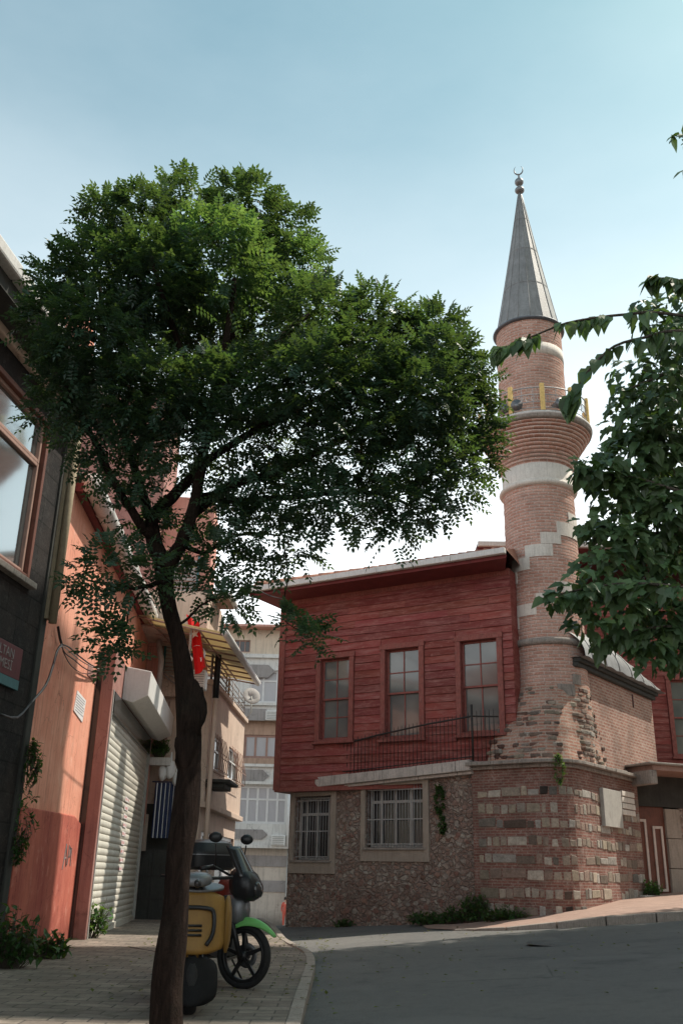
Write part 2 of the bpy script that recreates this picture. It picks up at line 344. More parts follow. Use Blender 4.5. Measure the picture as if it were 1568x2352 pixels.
def plaster(name,c,dark,light):
    t=NT(name); a=t.noise(.7,6,.65); b=t.noise(3.2,7,.7); s=t.noise(2.2,5,.65,sc=(5,5,.35)); f=t.noise(60,3,.7)
    col=t.mix(t.ramp(a,[(.35,0),(.65,1)]),c,dark); col=t.mix(t.ramp(b,[(.55,0),(.75,.7)]),col,light)
    col=t.mix(t.ramp(s,[(.50,0),(.72,.65)]),col,tuple(x*.55 for x in dark)); col=t.mix(t.ramp(b,[(.30,.8),(.40,0)]),col,tuple(x*.6 for x in dark))
    sp=t.n('ShaderNodeSeparateXYZ'); t.l(t.co('Object'),sp.inputs[0]); zz=t.math('ADD',sp.outputs[2],t.math('MULTIPLY',b,.9))
    col=t.mix(t.ramp(zz,[(.35,.75),(1.0,0)]),col,tuple(x*.3 for x in dark))
    v=t.n('ShaderNodeTexVoronoi',feature='DISTANCE_TO_EDGE'); v.inputs['Scale'].default_value=.9; nz=t.n('ShaderNodeTexNoise'); nz.inputs['Scale'].default_value=2.5; nz.inputs['Detail'].default_value=5; t.l(t.co('Object'),nz.inputs['Vector']); t.l(t.mix(.7,t.co('Object'),nz.outputs['Color'],'ADD'),v.inputs['Vector'])
    ck=t.math('MULTIPLY',t.ramp(v.outputs['Distance'],[(0,1),(.008,0)]),t.ramp(a,[(.45,0),(.55,.7)])); col=t.mix(ck,col,tuple(x*.25 for x in dark))
    return t.fin(col,.92,t.bump(t.math('ADD',f,t.math('MULTIPLY',b,3)),.35,.01),0,.2)
def bark(name='tree bark',c1=(.016,.010,.008),c2=(.052,.033,.026)):
    t=NT(name); a=t.noise(9,7,.75,sc=(2.2,2.2,.45),dist=1.2); b=t.noise(60,4,.7); c=t.noise(1.5,4,.6)
    col=t.mix(t.ramp(a,[(.35,0),(.65,1)]),c1,c2); col=t.mix(t.ramp(c,[(.5,0),(.75,.5)]),col,(.05,.048,.035))
    return t.fin(col,.95,t.bump(t.math('ADD',a,t.math('MULTIPLY',b,.3)),1,.06),0,.15)
def translucent(name,c,fac,rough):
    t=NT(name); t.fin(c,rough); tr=t.n('ShaderNodeBsdfTranslucent'); tr.inputs[0].default_value=(*c,1)
    m=t.n('ShaderNodeMixShader'); m.inputs[0].default_value=fac; t.l(t.b.outputs[0],m.inputs[1]); t.l(tr.outputs[0],m.inputs[2]); t.l(m.outputs[0],t.out.inputs[0]); return t.mat
def leaf(name,c,tc,fac=.45):
    t=NT(name); at=t.n('ShaderNodeAttribute',attribute_name='Col'); n=t.noise(4,3,.6)
    col=t.mix(1,c,at.outputs['Color'],'MULTIPLY'); col=t.mix(t.ramp(n,[(.35,0),(.7,.5)]),col,tuple(x*1.7 for x in c))
    t.fin(col,.42,None,0,.45); tr=t.n('ShaderNodeBsdfTranslucent'); t.l(t.mix(1,tc,at.outputs['Color'],'MULTIPLY'),tr.inputs[0])
    m=t.n('ShaderNodeMixShader'); m.inputs[0].default_value=fac; t.l(t.b.outputs[0],m.inputs[1]); t.l(tr.outputs[0],m.inputs[2]); t.l(m.outputs[0],t.out.inputs[0]); return t.mat
mk()
# ---------------------------------------------------------------- daylight
EL, SH = rad(56), Vector((.95,.31)).normalized()
S = Vector((math.cos(EL)*SH.x, math.cos(EL)*SH.y, math.sin(EL)))
sd = bpy.data.lights.new('sun','SUN'); sd.energy=SUN_E; sd.angle=rad(.53); sd.color=(1,.92,.80)
so = bpy.data.objects.new('sun',sd); COL.objects.link(so); so.rotation_euler=S.to_track_quat('Z','Y').to_euler(); so.location=(30,10,40)
W = bpy.data.worlds.new('World'); SC.world=W; W.use_nodes=True
nt=W.node_tree; nt.nodes.clear()
def wn(t,**k):
    x=nt.nodes.new(t)
    for a,b in k.items(): setattr(x,a,b)
    return x
sky=wn('ShaderNodeTexSky',sky_type='NISHITA',sun_disc=False,sun_elevation=EL,sun_rotation=math.atan2(SH.x,SH.y),air_density=1.0,dust_density=1.2,ozone_density=2.0,altitude=50)
tc=wn('ShaderNodeTexCoord'); sep=wn('ShaderNodeSeparateXYZ'); nt.links.new(tc.outputs['Generated'],sep.inputs[0])
mp=wn('ShaderNodeMapping'); mp.inputs['Scale'].default_value=(1,1,2.6); nt.links.new(tc.outputs['Generated'],mp.inputs[0])
nz=wn('ShaderNodeTexNoise'); nz.inputs['Scale'].default_value=2.6; nz.inputs['Detail'].default_value=6; nz.inputs['Roughness'].default_value=.55; nt.links.new(mp.outputs[0],nz.inputs['Vector'])
hz=wn('ShaderNodeMapRange'); hz.interpolation_type='SMOOTHERSTEP'; hz.inputs['From Min'].default_value=.02; hz.inputs['From Max'].default_value=.93; hz.inputs['To Min'].default_value=1.0; hz.inputs['To Max'].default_value=0; nt.links.new(sep.outputs['Z'],hz.inputs[0])
ad=wn('ShaderNodeMath',operation='MULTIPLY_ADD'); ad.inputs[1].default_value=.20; nt.links.new(nz.outputs['Fac'],ad.inputs[0]); nt.links.new(hz.outputs[0],ad.inputs[2])
cl=wn('ShaderNodeMapRange'); cl.inputs['From Min'].default_value=.12; cl.inputs['From Max'].default_value=.95; cl.inputs['To Max'].default_value=1.0; nt.links.new(ad.outputs[0],cl.inputs[0])
bgs=wn('ShaderNodeBackground'); bgs.inputs['Strength'].default_value=SKY_S
tint=wn('ShaderNodeMix',data_type='RGBA',blend_type='MULTIPLY'); tint.inputs[0].default_value=1; tint.inputs[7].default_value=(*SKY_T,1)
nt.links.new(sky.outputs[0],tint.inputs[6])
mx=wn('ShaderNodeMix',data_type='RGBA'); nt.links.new(cl.outputs[0],mx.inputs[0]); nt.links.new(tint.outputs[2],mx.inputs[6]); mx.inputs[7].default_value=HAZE
nt.links.new(mx.outputs[2],bgs.inputs[0]); wo=wn('ShaderNodeOutputWorld'); nt.links.new(bgs.outputs[0],wo.inputs[0])
# ---------------------------------------------------------------- ground, road, pavements
def sheet(name,xs,ys,zf,mat,**k):
    mb=MB(); mb.sm=True; nx=len(xs)
    mb.add([(x,y,zf(x,y)) for y in ys for x in xs],[(j*nx+i,j*nx+i+1,(j+1)*nx+i+1,(j+1)*nx+i) for j in range(len(ys)-1) for i in range(nx-1)])
    return tag(mb.build(name,mat),kind='structure',**k)
def rng(a,b,n): return [a+(b-a)*i/(n-1) for i in range(n)]
sheet('ground',[-600,-300,-150,-60]+rng(-30,40,29)+[80,150,300,600],[-600,-300,-100,-40]+rng(-20,80,41)+[120,200,400,600],lambda x,y:ground(x,y)-.06,M['ground'])
sheet('road',rng(-6,26,97),rng(-8,60,137),lambda x,y:ground(x,y)+.012*math.sin(x*.9+y*.4)*math.sin(y*.7),M['asphalt'])
KP=[(-.20,-2),(-.20,3),(-.21,9),(-.20,11),(-.19,12.7),(-.21,13.8),(-.27,14.7),(-.40,15.6),(-.62,16.6),(-.82,18),(-1.02,20),(-1.30,22.5),(-1.62,24.5),(-1.95,27),(-2.2,30)]
def kx(y):
    for (a,b),(c,d) in zip(KP,KP[1:]):
        if b<=y<=d: return a+(c-a)*(y-b)/(d-b)
    return KP[-1][0]
SW=.13
mb=MB(); ys=rng(-2,30,65)
vs=[];fs=[]
for y in ys:
    for k in range(9):
        x=-5.6+(kx(y)-.13+5.6)*k/8; vs.append((x,y,ground(-1,y)+SW+.008*math.sin(3*x)*math.sin(1.3*y)+.006*math.sin(y*5+x)))
for j in range(len(ys)-1):
    for i in range(8): fs.append((j*9+i,j*9+i+1,(j+1)*9+i+1,(j+1)*9+i))
mb.sm=True; mb.add(vs,fs); tag(mb.build('sidewalk',M['paver']),kind='structure')
mb=MB(); y=-2
while y<29.4:
    y2=y+random.uniform(.55,.75); g=.012
    h=SW+.012+random.uniform(-.006,.008); a,b=kx(y+g),kx(y2-g)
    mb.hexa([(a-.13,y+g,-1.2+ground(-1,y)),(a,y+g,-1.2+ground(-1,y)),(b,y2-g,-1.2+ground(-1,y)),(b-.13,y2-g,-1.2+ground(-1,y)),(a-.13,y+g,ground(-1,y)+h),(a-.012,y+g,ground(-1,y)+h),(b-.012,y2-g,ground(-1,y2)+h),(b-.13,y2-g,ground(-1,y2)+h)])
    y=y2
tag(mb.build('kerb',M['kerb'],bevel=.012),kind='structure')
# rising pavement in front of the minaret base
RE=[(1.9,20.4),(2.5,19.0),(3.2,18.45),(4.0,18.15),(5.0,18.02),(6.2,18.05),(9,18.3),(15,18.9)]
def rey(x):
    for (a,b),(c,d) in zip(RE,RE[1:]):
        if a<=x<=c: return b+(d-b)*(x-a)/(c-a)
    return RE[-1][1]
def rz(x,t): return ground(x,19)+min(.13,max(.0,(x-2.6)*.06))+.012+ (.10*t*min(1,max(0,(x-4)/2)))
vs=[];fs=[];xs=rng(1.9,15,54)
for x in xs:
    yb=21.8 if x<2.2 else (24.41-.75*(x+1.13)+.1 if x<4.6 else 30)
    for k in range(13):
        t=(k/12)**1.6; yy=rey(x)+(yb-rey(x))*t; vs.append((x,yy,rz(x,min(1,(yy-18)/4))+.01*math.sin(5*x)*math.sin(4*yy) if k else rz(x,0)-.0))
for i in range(len(xs)-1):
    for k in range(12): fs.append((i*13+k,(i+1)*13+k,(i+1)*13+k+1,i*13+k+1))
mb=MB(); mb.sm=True; mb.add(vs,fs); tag(mb.build('pavement',M['right_pave']),kind='structure')
mb=MB(); x=2.3
while x<14.5:
    x2=x+random.uniform(.8,1.0); g=.012; a,b=rey(x+g),rey(x2-g); za,zb=rz(x,0)+.01,rz(x2,0)+.01
    mb.hexa([(x+g,a-.15,za-.6),(x2-g,b-.15,zb-.6),(x2-g,b+.03,zb-.6),(x+g,a+.03,za-.6),(x+g,a-.13,za),(x2-g,b-.13,zb),(x2-g,b+.03,zb),(x+g,a+.03,za)]); x=x2
tag(mb.build('kerb',M['kerb'],bevel=.015),kind='structure')
# manhole patch in the road
mb=MB(); c=atZ(1270,2190,.2); zz=ground(c.x,c.y)+.022
mb.sm=False; mb.lathe([(.001,zz),(.36,zz),(.38,zz-.03)],c.x,c.y,28); tag(mb.build('manhole_cover',M['asphalt']),'round dark manhole cover sunk in the asphalt road','manhole cover')
# ---------------------------------------------------------------- wall helpers
def grid_wall(fr,mb,s0,s1,z0,ztop,holes,o=0,depth=.25,th=.5,top=True):
    zt=ztop if callable(ztop) else (lambda s:ztop)
    S_=sorted({s0,s1}|{x for h in holes for x in (h[0],h[1])}); Z_=sorted({z0}|{x for h in holes for x in (h[2],h[3])})
    for a,b in zip(S_,S_[1:]):
        for i,c in enumerate(Z_):
            last=i==len(Z_)-1; da,db=(zt(a),zt(b)) if last else (Z_[i+1],)*2
            if any(h[0]-1e-6<=a and b<=h[1]+1e-6 and h[2]-1e-6<=c and (not last) and da<=h[3]+1e-6 for h in holes): continue
            mb.poly([fr.w(a,o,c),fr.w(b,o,c),fr.w(b,o,db),fr.w(a,o,da)])
        if top: mb.poly([fr.w(a,o,zt(a)),fr.w(b,o,zt(b)),fr.w(b,o-th,zt(b)),fr.w(a,o-th,zt(a))])
    for (a,b,c,d) in [h[:4] for h in holes]:
        q=[(a,c),(b,c),(b,d),(a,d)]
        for (p,q2) in zip(q,q[1:]+q[:1]): mb.poly([fr.w(p[0],o,p[1]),fr.w(p[0],o-depth,p[1]),fr.w(q2[0],o-depth,q2[1]),fr.w(q2[0],o,q2[1])])
    for s in (s0,s1): 
        pts=[fr.w(s,o,z0),fr.w(s,o-th,z0),fr.w(s,o-th,zt(s)),fr.w(s,o,zt(s))]; mb.poly(pts if s==s0 else pts[::-1])
    mb.poly([fr.w(s0,o-th,z0),fr.w(s0,o-th,zt(s0)),fr.w(s1,o-th,zt(s1)),fr.w(s1,o-th,z0)])
def pxr(fr,u0,v0,u1,v1,o=0):  # picture rectangle -> (s0,s1,z0,z1)
    a=fr.sz(u0,v0,o); b=fr.sz(u1,v1,o); c=fr.sz(u0,v1,o); d=fr.sz(u1,v0,o)
    return ((a[0]+c[0])/2,(b[0]+d[0])/2,(b[1]+c[1])/2,(a[1]+d[1])/2)
def ring(fr,mb,s0,s1,z0,z1,w,o0,o1,wb=None,wt=None):
    wb=w if wb is None else wb; wt=w if wt is None else wt
    fr.box(mb,s0,s0+w,o0,o1,z0,z1); fr.box(mb,s1-w,s1,o0,o1,z0,z1)
    if wb: fr.box(mb,s0+w,s1-w,o0,o1-.004,z0,z0+wb)
    if wt: fr.box(mb,s0+w,s1-w,o0,o1-.004,z1-wt,z1)
# ---------------------------------------------------------------- rubble wall with grilled windows
A0=atZ(655,2130,0)
FL=Fr((A0.x,A0.y),(.8,-.6))
cs=FL.sz(1293,1750); SC_=cs[0]; ZL=3.44
SJ=FL.sz(1090,1950)[0]
tw=FL.thing('rubble_wall',label='old rubble stone wall with two grilled windows below the red timber hall',cat='stone wall')
def topL(s):
    a=FL.sz(735,1800); b=FL.sz(1092,1760); return min(a[1]+(b[1]-a[1])*(s-a[0])/(b[0]-a[0]),3.6) if s>a[0] else 3.17
h1=pxr(FL,840,1803,972,1947); h2=pxr(FL,677,1829,760,1976)
mb=MB(); s7=FL.sz(735,1800)[0]
grid_wall(FL,mb,0,SJ,-.6,topL,[h2,h1],depth=.32,th=.9)
wall=mb.build('wall',M['rubble'],tw)
# scattered proud stones give the wall relief
mb=MB()
def inrect(s,z,r,m=.12): return r[0]-m<s<r[1]+m and r[2]-m<z<r[3]+m
hs=[(h1[0]-.12,h1[1]+.15,h1[2]-.32,h1[3]+.1),(h2[0]-.1,h2[1]+.12,h2[2]-.28,h2[3]+.05)]
pal=[(.31,.20,.165),(.34,.26,.22),(.25,.14,.115),(.37,.31,.27),(.30,.18,.14),(.27,.21,.18)]
for _ in range(300):
    s=random.uniform(.05,SJ-.1); z=random.uniform(-.1,topL(s)-.15)
    if any(inrect(s,z,r) for r in hs): continue
    w=random.uniform(.04,.095); h=w*random.uniform(.5,.9); n=random.randint(5,8); a0=random.random()*6
    q=[(s+w*math.cos(a0+2*math.pi*k/n)*random.uniform(.75,1),z+h*math.sin(a0+2*math.pi*k/n)*random.uniform(.75,1)) for k in range(n)]
    kk=random.uniform(.75,1.15); mb.cur=tuple(x*kk for x in random.choice(pal)); FL.slab(mb,q,-.02,random.uniform(.008,.025))
mb.build('proud_stones',M['stone'],tw,bevel=.012)
# coping
mb=MB()
def cop(s0,s1,d0,d1,o0,o1):
    mb.hexa([FL.w(s0,o1,topL(s0+.02)+d0),FL.w(s1,o1,topL(s1)+d0),FL.w(s1,o0,topL(s1)+d0),FL.w(s0,o0,topL(s0+.02)+d0),FL.w(s0,o1,topL(s0+.02)+d1),FL.w(s1,o1,topL(s1)+d1),FL.w(s1,o0,topL(s1)+d1),FL.w(s0,o0,topL(s0+.02)+d1)])
s=s7
while s<SJ-.05:
    e=min(SJ+.05,s+random.uniform(.85,1.2)); cop(s+.006,e-.006,-.10,.13+random.uniform(-.01,.01),-1.0,.22); cop(s+.006,e-.006,-.17,-.104,-.5,.14); s=e
mb.build('coping',M['coping'],tw,bevel=.01)
def low_window(r,vs_,tz,bars,nm):
    s0,s1,z0,z1=r; w=MB()
    sw=.13
    FL.box(w,s0-sw,s0-.002,-.02,.045,z0-.30,z1+.1); FL.box(w,s1+.002,s1+sw*1.2,-.02,.045,z0-.30,z1+.1); FL.box(w,s0-.002,s1+.002,-.02,.04,z0-.30,z0-.002); FL.box(w,s0-.002,s1+.002,-.02,.04,z1+.002,z1+.1)
    fw=w.build('window',M['surround'],tw,bevel=.008)
    f=MB(); ring(FL,f,s0+.01,s1-.01,z0+.01,z1-.01,.05,-.26,-.19)
    for k,(t,wd) in enumerate(vs_): FL.box(f,s0+(s1-s0)*t-wd/2,s0+(s1-s0)*t+wd/2,-.255,-.185,z0+.06,z1-.06)
    FL.box(f,s0+.06,s1-.06,-.25,-.18,z0+(z1-z0)*tz-.03,z0+(z1-z0)*tz+.03)
    f.build('sash',M['frame_grey'],fw)
    g=MB(); FL.box(g,s0,s1,-.28,-.235,z0,z1); g.build('pane',M['glass_dark'],fw)
    b=MB(); b.m=0
    for k in range(bars):
        x=s0+(s1-s0)*(k+.5)/bars; b.tube([FL.w(x,-.05,z0-.01),FL.w(x,-.05,z1+.01)],.007,5)
    for zz in (z0+.08,z0+(z1-z0)*.45,z1-.1): FL.box(b,s0-.01,s1+.01,-.06,-.045,zz-.012,zz+.012)
    b.build('grille',M['grey_rail'],fw)
    l=MB(); FL.box(l,s0-.06,s1+.06,.0,.085,z0-.045,z0-.003); l.build('sill',M['grey_stone'],fw)
low_window(h1,[(.2,.05),(.45,.04),(.72,.09)],.74,20,'m'); low_window(h2,[(.2,.03),(.5,.05),(.82,.05)],.72,14,'l')
# iron railing on the coping
rl=FL.thing('iron_railing',s7,.1,3.4,label='black iron railing rising along the stone coping in front of the red hall',cat='railing')
pts=[(743,1710),(800,1706),(869,1688),(915,1678),(982,1663),(1028,1655),(1082,1645)]
top=[FL.sz(u,v,.12) for u,v in pts]
mb=MB(); mb.tube([FL.w(s,.12,z) for s,z in top],.02,6); mb.tube([FL.w(s,.12,topL(s)+.2) for s,z in top],.012,5)
a=FL.sz(1082,1645,.12); b=FL.sz(1140,1645,.12); mb.tube([FL.w(a[0],.12,a[1]),FL.w(b[0],.05,b[1])],.018,6); mb.build('rail',M['iron'],rl)
def topz(s):
    for (a,b),(c,d) in zip(top,top[1:]):
        if a<=s<=c: return b+(d-b)*(s-a)/(c-a)
    return top[-1][1]
for u,va,vb in ((743,1700,1780),(1082,1618,1740)):
    mb=MB(); c=FL.sz(u,va,.12); s=c[0]; mb.tube([FL.w(s,.12,topL(s)+.1),FL.w(s,.12,c[1])],.024,6); mb.build('post',M['iron'],rl)
s=top[0][0]+.1; k=0
while s<b[0]:
    mb=MB(); zt=topz(s)+(.10 if s<top[-1][0] else .12); mb.tube([FL.w(s,.12,topL(min(s,SJ))+.1),FL.w(s,.12,zt-.04),FL.w(s,.12,zt)],[.0075,.0075,.002],5); mb.build('baluster',M['iron'],rl); s+=.105
# ---------------------------------------------------------------- the red timber hall
hp=Vector((A0.x,A0.y))+FL.n*.3
FH=Fr((hp.x,hp.y),(.86,-.51))
hall=FH.thing('timber_hall',label='weathered red timber hall with tall sash windows and wide eaves above the stone wall',cat='timber building')
hs0=FH.sz(632,1810)[0]; hs1=FH.sz(1176,1450)[0]; hz0=FH.sz(632,1810)[1]; hz1=8.03
W1=pxr(FH,737,1513,803,1697); W2=pxr(FH,886,1490,964,1692); W3=pxr(FH,1060,1470,1145,1681)
wins=[(W1,'first'),(W2,'mid'),(W3,'third')]
body=MB(); grid_wall(FH,body,hs0,hs1,hz0,hz1,[w for w,_ in wins],o=0,depth=.16,th=8.5); body.build('wall',M['timber'],hall)
bd=MB(); z=hz0-.02; row=0
while z<hz1-.05:
    h=.185; z1=min(z+h,hz1)
    cuts=sorted([(w[0]-.14,w[1]+.14) for w,_ in wins if z1>w[2]-.16 and z<w[3]+.12]); x=hs0
    segs=[]
    for a,b in cuts: segs.append((x,a)); x=b
    segs.append((x,hs1))
    for a,b in segs:
        x=a
        while x<b-.02:
            e=min(b,x+random.uniform(1.6,3.6)); 
            if b-e<.3: e=b
            k=random.uniform(.78,1.18); bd.cur=(k,k*random.uniform(.9,1.1),k*random.uniform(.9,1.1)); j=random.uniform(-.006,.006); t=random.uniform(.0,.004)
            lo,hi=.034+random.uniform(0,.006),.010
            bd.hexa([FH.w(x+t,lo,z+j),FH.w(e-t,lo,z+j+random.uniform(-.004,.004)),FH.w(e-t,0,z+j),FH.w(x+t,0,z+j),FH.w(x+t,hi,z1),FH.w(e-t,hi,z1),FH.w(e-t,0,z1),FH.w(x+t,0,z1)]); x=e
    z+=h
bd.build('cladding',M['timber'],hall)
mb=MB(); FH.box(mb,hs0-.03,hs0+.15,-.1,.06,hz0-.06,hz1); FH.box(mb,hs0,hs1,-.1,.05,hz1-.14,hz1+.02); FH.box(mb,hs0,hs1,-.9,.045,hz0-.10,hz0-.004); mb.build('corner_boards',M['frame_red'],hall)
def sash_window(fr,r,meet,mu,ml,par,frame='frame_red',glass='glass'):
    s0,s1,z0,z1=r; c=MB()
    fr.box(c,s0-.13,s0,-.02,.075,z0-.06,z1+.0); fr.box(c,s1,s1+.13,-.02,.075,z0-.06,z1+.0); fr.box(c,s0-.15,s1+.15,-.02,.085,z1+.002,z1+.13); fr.box(c,s0-.17,s1+.17,-.02,.13,z0-.12,z0-.062); fr.box(c,s0-.13,s1+.13,-.02,.06,z0-.062,z0-.003)
    w=c.build('window',M[frame],par,bevel=.008)
    zm=z0+(z1-z0)*meet; sm=(s0+s1)/2
    for (a,b,o,m) in ((zm-.03,z1-.005,-.07,mu),(z0+.005,zm+.03,-.11,ml)):
        f=MB(); ring(fr,f,s0+.004,s1-.004,a,b,.045,o-.035,o)
        fr.box(f,sm-.013,sm+.013,o-.03,o-.003,a+.045,b-.045)
        if m: zz=a+(b-a)*m; fr.box(f,s0+.045,s1-.045,o-.028,o-.005,zz-.013,zz+.013)
        f.build('sash',M[frame],w)
        g=MB(); g.poly([fr.w(s0+.02,o-.02,a+.02),fr.w(s1-.02,o-.02,a+.02),fr.w(s1-.02,o-.02,b-.02),fr.w(s0+.02,o-.02,b-.02)]); g.build('pane',M[glass],w)
    return w
sash_window(FH,W1,.50,.5,.52,hall); sash_window(FH,W2,.50,.48,0,hall); sash_window(FH,W3,.50,.5,0,hall)
# eaves
OV=1.0; ez=8.03; es0=FH.sz(572,1362,OV)[0]; es1=FH.sz(1162,1280,OV)[0]; back=-9.3; mids=(-4.2,)
so_=MB()
tp=lambda o: es1-.42*(OV-o) if o>-1.6 else es1-.42*(OV+1.6)
so_.hexa([FH.w(es0,OV-.02,ez-.02),FH.w(es1,OV-.02,ez-.02),FH.w(tp(-1.6),-1.6,ez-.02),FH.w(es0,-1.6,ez-.02),FH.w(es0,OV-.02,ez+.03),FH.w(es1,OV-.02,ez+.03),FH.w(tp(-1.6),-1.6,ez+.03),FH.w(es0,-1.6,ez+.03)])
FH.box(so_,es0,tp(-2),back,-1.604,ez-.02,ez+.03)
FH.box(so_,es0,es1-.03,OV-.045,OV-.02,ez-.05,ez+.06)
so_.build('eaves_soffit',M['soffit_red'],hall)
g=MB(); x=es0-.04
while x<es1-.1:
    e=min(es1,x+1.95); FH.box(g,x+.003,e-.003,OV-.02,OV+.11,ez+.03,ez+.175); FH.box(g,x,x+.05,OV-.02,OV+.118,ez+.024,ez+.182); x=e
FH.box(g,es0-.05,es0+.06,-9,OV-.03,ez+.035,ez+.17); g.build('gutter',M['gutter_white'],hall,bevel=.02)
rf=MB(); rz0=ez+.16; rzt=rz0+1.75; e0,e1=es0+.02,es1; ro=OV-.0
P=[FH.w(e0,ro,rz0),FH.w(e1,ro,rz0),FH.w(tp(-4.2),-9.2,rz0),FH.w(e0,-9.2,rz0)]; R0=FH.w(e0+5,-4.2,rzt); R1=FH.w(tp(-4.2),-4.2,rzt)
rf.poly([P[0],P[1],R1,R0]); rf.poly([P[3],P[0],R0]); rf.poly([P[2],P[3],R0,R1]); rf.poly([P[1],P[2],R1])
x=e0
while x<e1-.1:   # tile ends along the eave
    dz=1.75/5.2
    rf.tube([FH.w(x+.1,ro+.03,rz0+.02),FH.w(x+.1-max(0,.45*(x+.9-e1+.1)),ro-1.2,rz0+.02+1.2*dz*.98)],.055,6); x+=.21
rf.build('roof',M['tile'],hall)
mb=MB(); # hip ridge tiles
for k in range(16):
    p=FH.w(e0+.1+k*.3,ro-.1-k*.31,rz0+.1+k*.105); q=FH.w(e0+.1+(k+1.05)*.3,ro-.1-(k+1.05)*.31,rz0+.1+(k+1)*.105); mb.tube([p,q],[.1,.085],8)
mb.build('hip_tiles',M['tile'],hall)
# right wing of the hall behind the minaret
FR=Fr((5.6,27.6),(1,-.03))
wing=FR.thing('hall_wing',label='red timber wing with a sash window showing right of the minaret behind the trees',cat='timber building')
W4=pxr(FR,1545,1563,1640,1735)
mb=MB(); grid_wall(FR,mb,-1.0,9,1,9.6,[W4],depth=.16,th=6); mb.build('wall',M['timber'],wing)
mb=MB(); z=3.5
while z<9.6:
    for a,b in ((-1,W4[0]-.14),(W4[1]+.14,9)) if W4[2]-.2<z+.1<W4[3]+.1 else ((-1,9),):
        k=random.uniform(.8,1.15); mb.cur=(k,k,k)
        mb.hexa([FR.w(a,.036,z),FR.w(b,.036,z),FR.w(b,0,z),FR.w(a,0,z),FR.w(a,.01,z+.2),FR.w(b,.01,z+.2),FR.w(b,0,z+.2),FR.w(a,0,z+.2)])
    z+=.2
mb.build('cladding',M['timber'],wing)
sash_window(FR,W4,.5,.5,.5,wing)
ewz=FR.sz(1345,1258,.8)[1]
mb=MB(); FR.box(mb,-1.4,9.4,.8,-6,ewz-.05,ewz); mb.build('eaves_soffit',M['soffit_red'],wing)
mb=MB(); FR.box(mb,-1.4,9.4,.78,.92,ewz-.02,ewz+.14); mb.build('gutter',M['gutter_white'],wing,bevel=.02)
mb=MB(); mb.poly([FR.w(-1.4,.8,ewz+.1),FR.w(9.4,.8,ewz+.1),FR.w(7,-2.6,ewz+1.2),FR.w(1,-2.6,ewz+1.2)]); mb.poly([FR.w(-1.4,-6,ewz+.1),FR.w(-1.4,.8,ewz+.1),FR.w(1,-2.6,ewz+1.2)]); mb.poly([FR.w(9.4,.8,ewz+.1),FR.w(9.4,-6,ewz+.1),FR.w(7,-2.6,ewz+1.2)]); mb.build('roof',M['tile'],wing)
# ---------------------------------------------------------------- minaret
MX,MY=4.97,21.79
Cc=FL.w(SC_,0,0); FS=Fr((Cc.x,Cc.y),(.6,.8)); LS=FS.sz(1455,1790)[0]
mn=empty('minaret',(MX,MY,0),FL.rz,label='tall round brick minaret with stone bands, balcony and grey lead spire',cat='minaret')
# base block
mb=MB(); ch=.22
ch=.55; RA=ch+.05; cc=FL.w(SC_-ch,-ch,0)
arc=[cc+FL.n.to_3d()*(RA*math.cos(q))+FL.d.to_3d()*(RA*math.sin(q)) for q in [rad(90)*k/5 for k in range(6)]]
foot=[FL.w(SJ,0.05,0)]+arc+[FS.w(LS,.05,0),FS.w(LS,-2.6,0),FL.w(SJ,-3.2,0)]
mb.prism([(p.x,p.y) for p in foot],-.6,ZL); mb.build('base_block',M['base_brick'],mn)
st=MB(); spal=[(.60,.54,.46),(.50,.42,.34),(.47,.41,.35),(.52,.44,.34),(.42,.33,.27),(.56,.52,.47),(.38,.28,.23)]
def course(fr,s0,s1,z,h,lt=0):
    s=s0
    while s<s1-.07:
        w=random.choice([.14,.18,.2,.24,.3,.5])*random.uniform(.85,1.15); e=min(s1,s+w)
        if e-s>.06 and random.random()<.97:
            j=lambda a:random.uniform(-a,a)
            q=[(s+.014+j(.012),z+.012+j(.012)),(e-.014+j(.012),z+.012+j(.012)),(e-.014+j(.012),z+h-.012+j(.016)),(s+.014+j(.012),z+h-.012+j(.016))]
            k=random.uniform(.6,.95) if random.random()<.85 else random.uniform(.3,.5)
            st.cur=tuple(x*k for x in random.choice(spal)); dz=.022*math.sin(s*2.1+z*7)+.012*math.sin(s*6+z*3)
            hh_=random.choice([0,0,0,-.02,-.035,.02]); q=[(q[0][0],q[0][1]+dz),(q[1][0],q[1][1]+dz),(q[2][0],q[2][1]+dz+hh_),(q[3][0],q[3][1]+dz+hh_)]
            if random.random()<.02: st.cur=(.05,.04,.035)  # near-black stones stand in for dark holes in the masonry
            fr.slab(st,q,.03+(lt or 0),.058+(lt or 0)+random.uniform(0,.014))
        s=e
per=.335; z=ZL-.62; rows=0
while z>-.3:
    h=random.uniform(.18,.215); course(FL,SJ+.12,SC_-ch,z,h); course(FS,ch,LS-.03,z-.01,h)
    for p_,q_ in zip(arc,arc[1:]):
        fa=Fr((p_.x-FL.n.x*0,p_.y),(q_.x-p_.x,q_.y-p_.y)); course(fa,.0,(q_-p_).length,z-.005,h,-.05)
    z-=per+random.uniform(-.02,.02); rows+=1
st.build('stone_courses',M['stone'],mn,bevel=.014)
mb=MB()
for fr,s0,s1 in ((FL,SJ-.05,SC_-ch),(FS,ch,LS+.05)):
    s=s0
    while s<s1-.01:
        e=min(s1,s+random.uniform(.5,.8)); j=random.uniform(-.012,.012); fr.box(mb,s+.004,e-.004,-.6,.25+j,ZL+.05,ZL+.125+j); fr.box(mb,s+.004,e-.004,-.6,.12+j,ZL-.03,ZL+.048); s=e
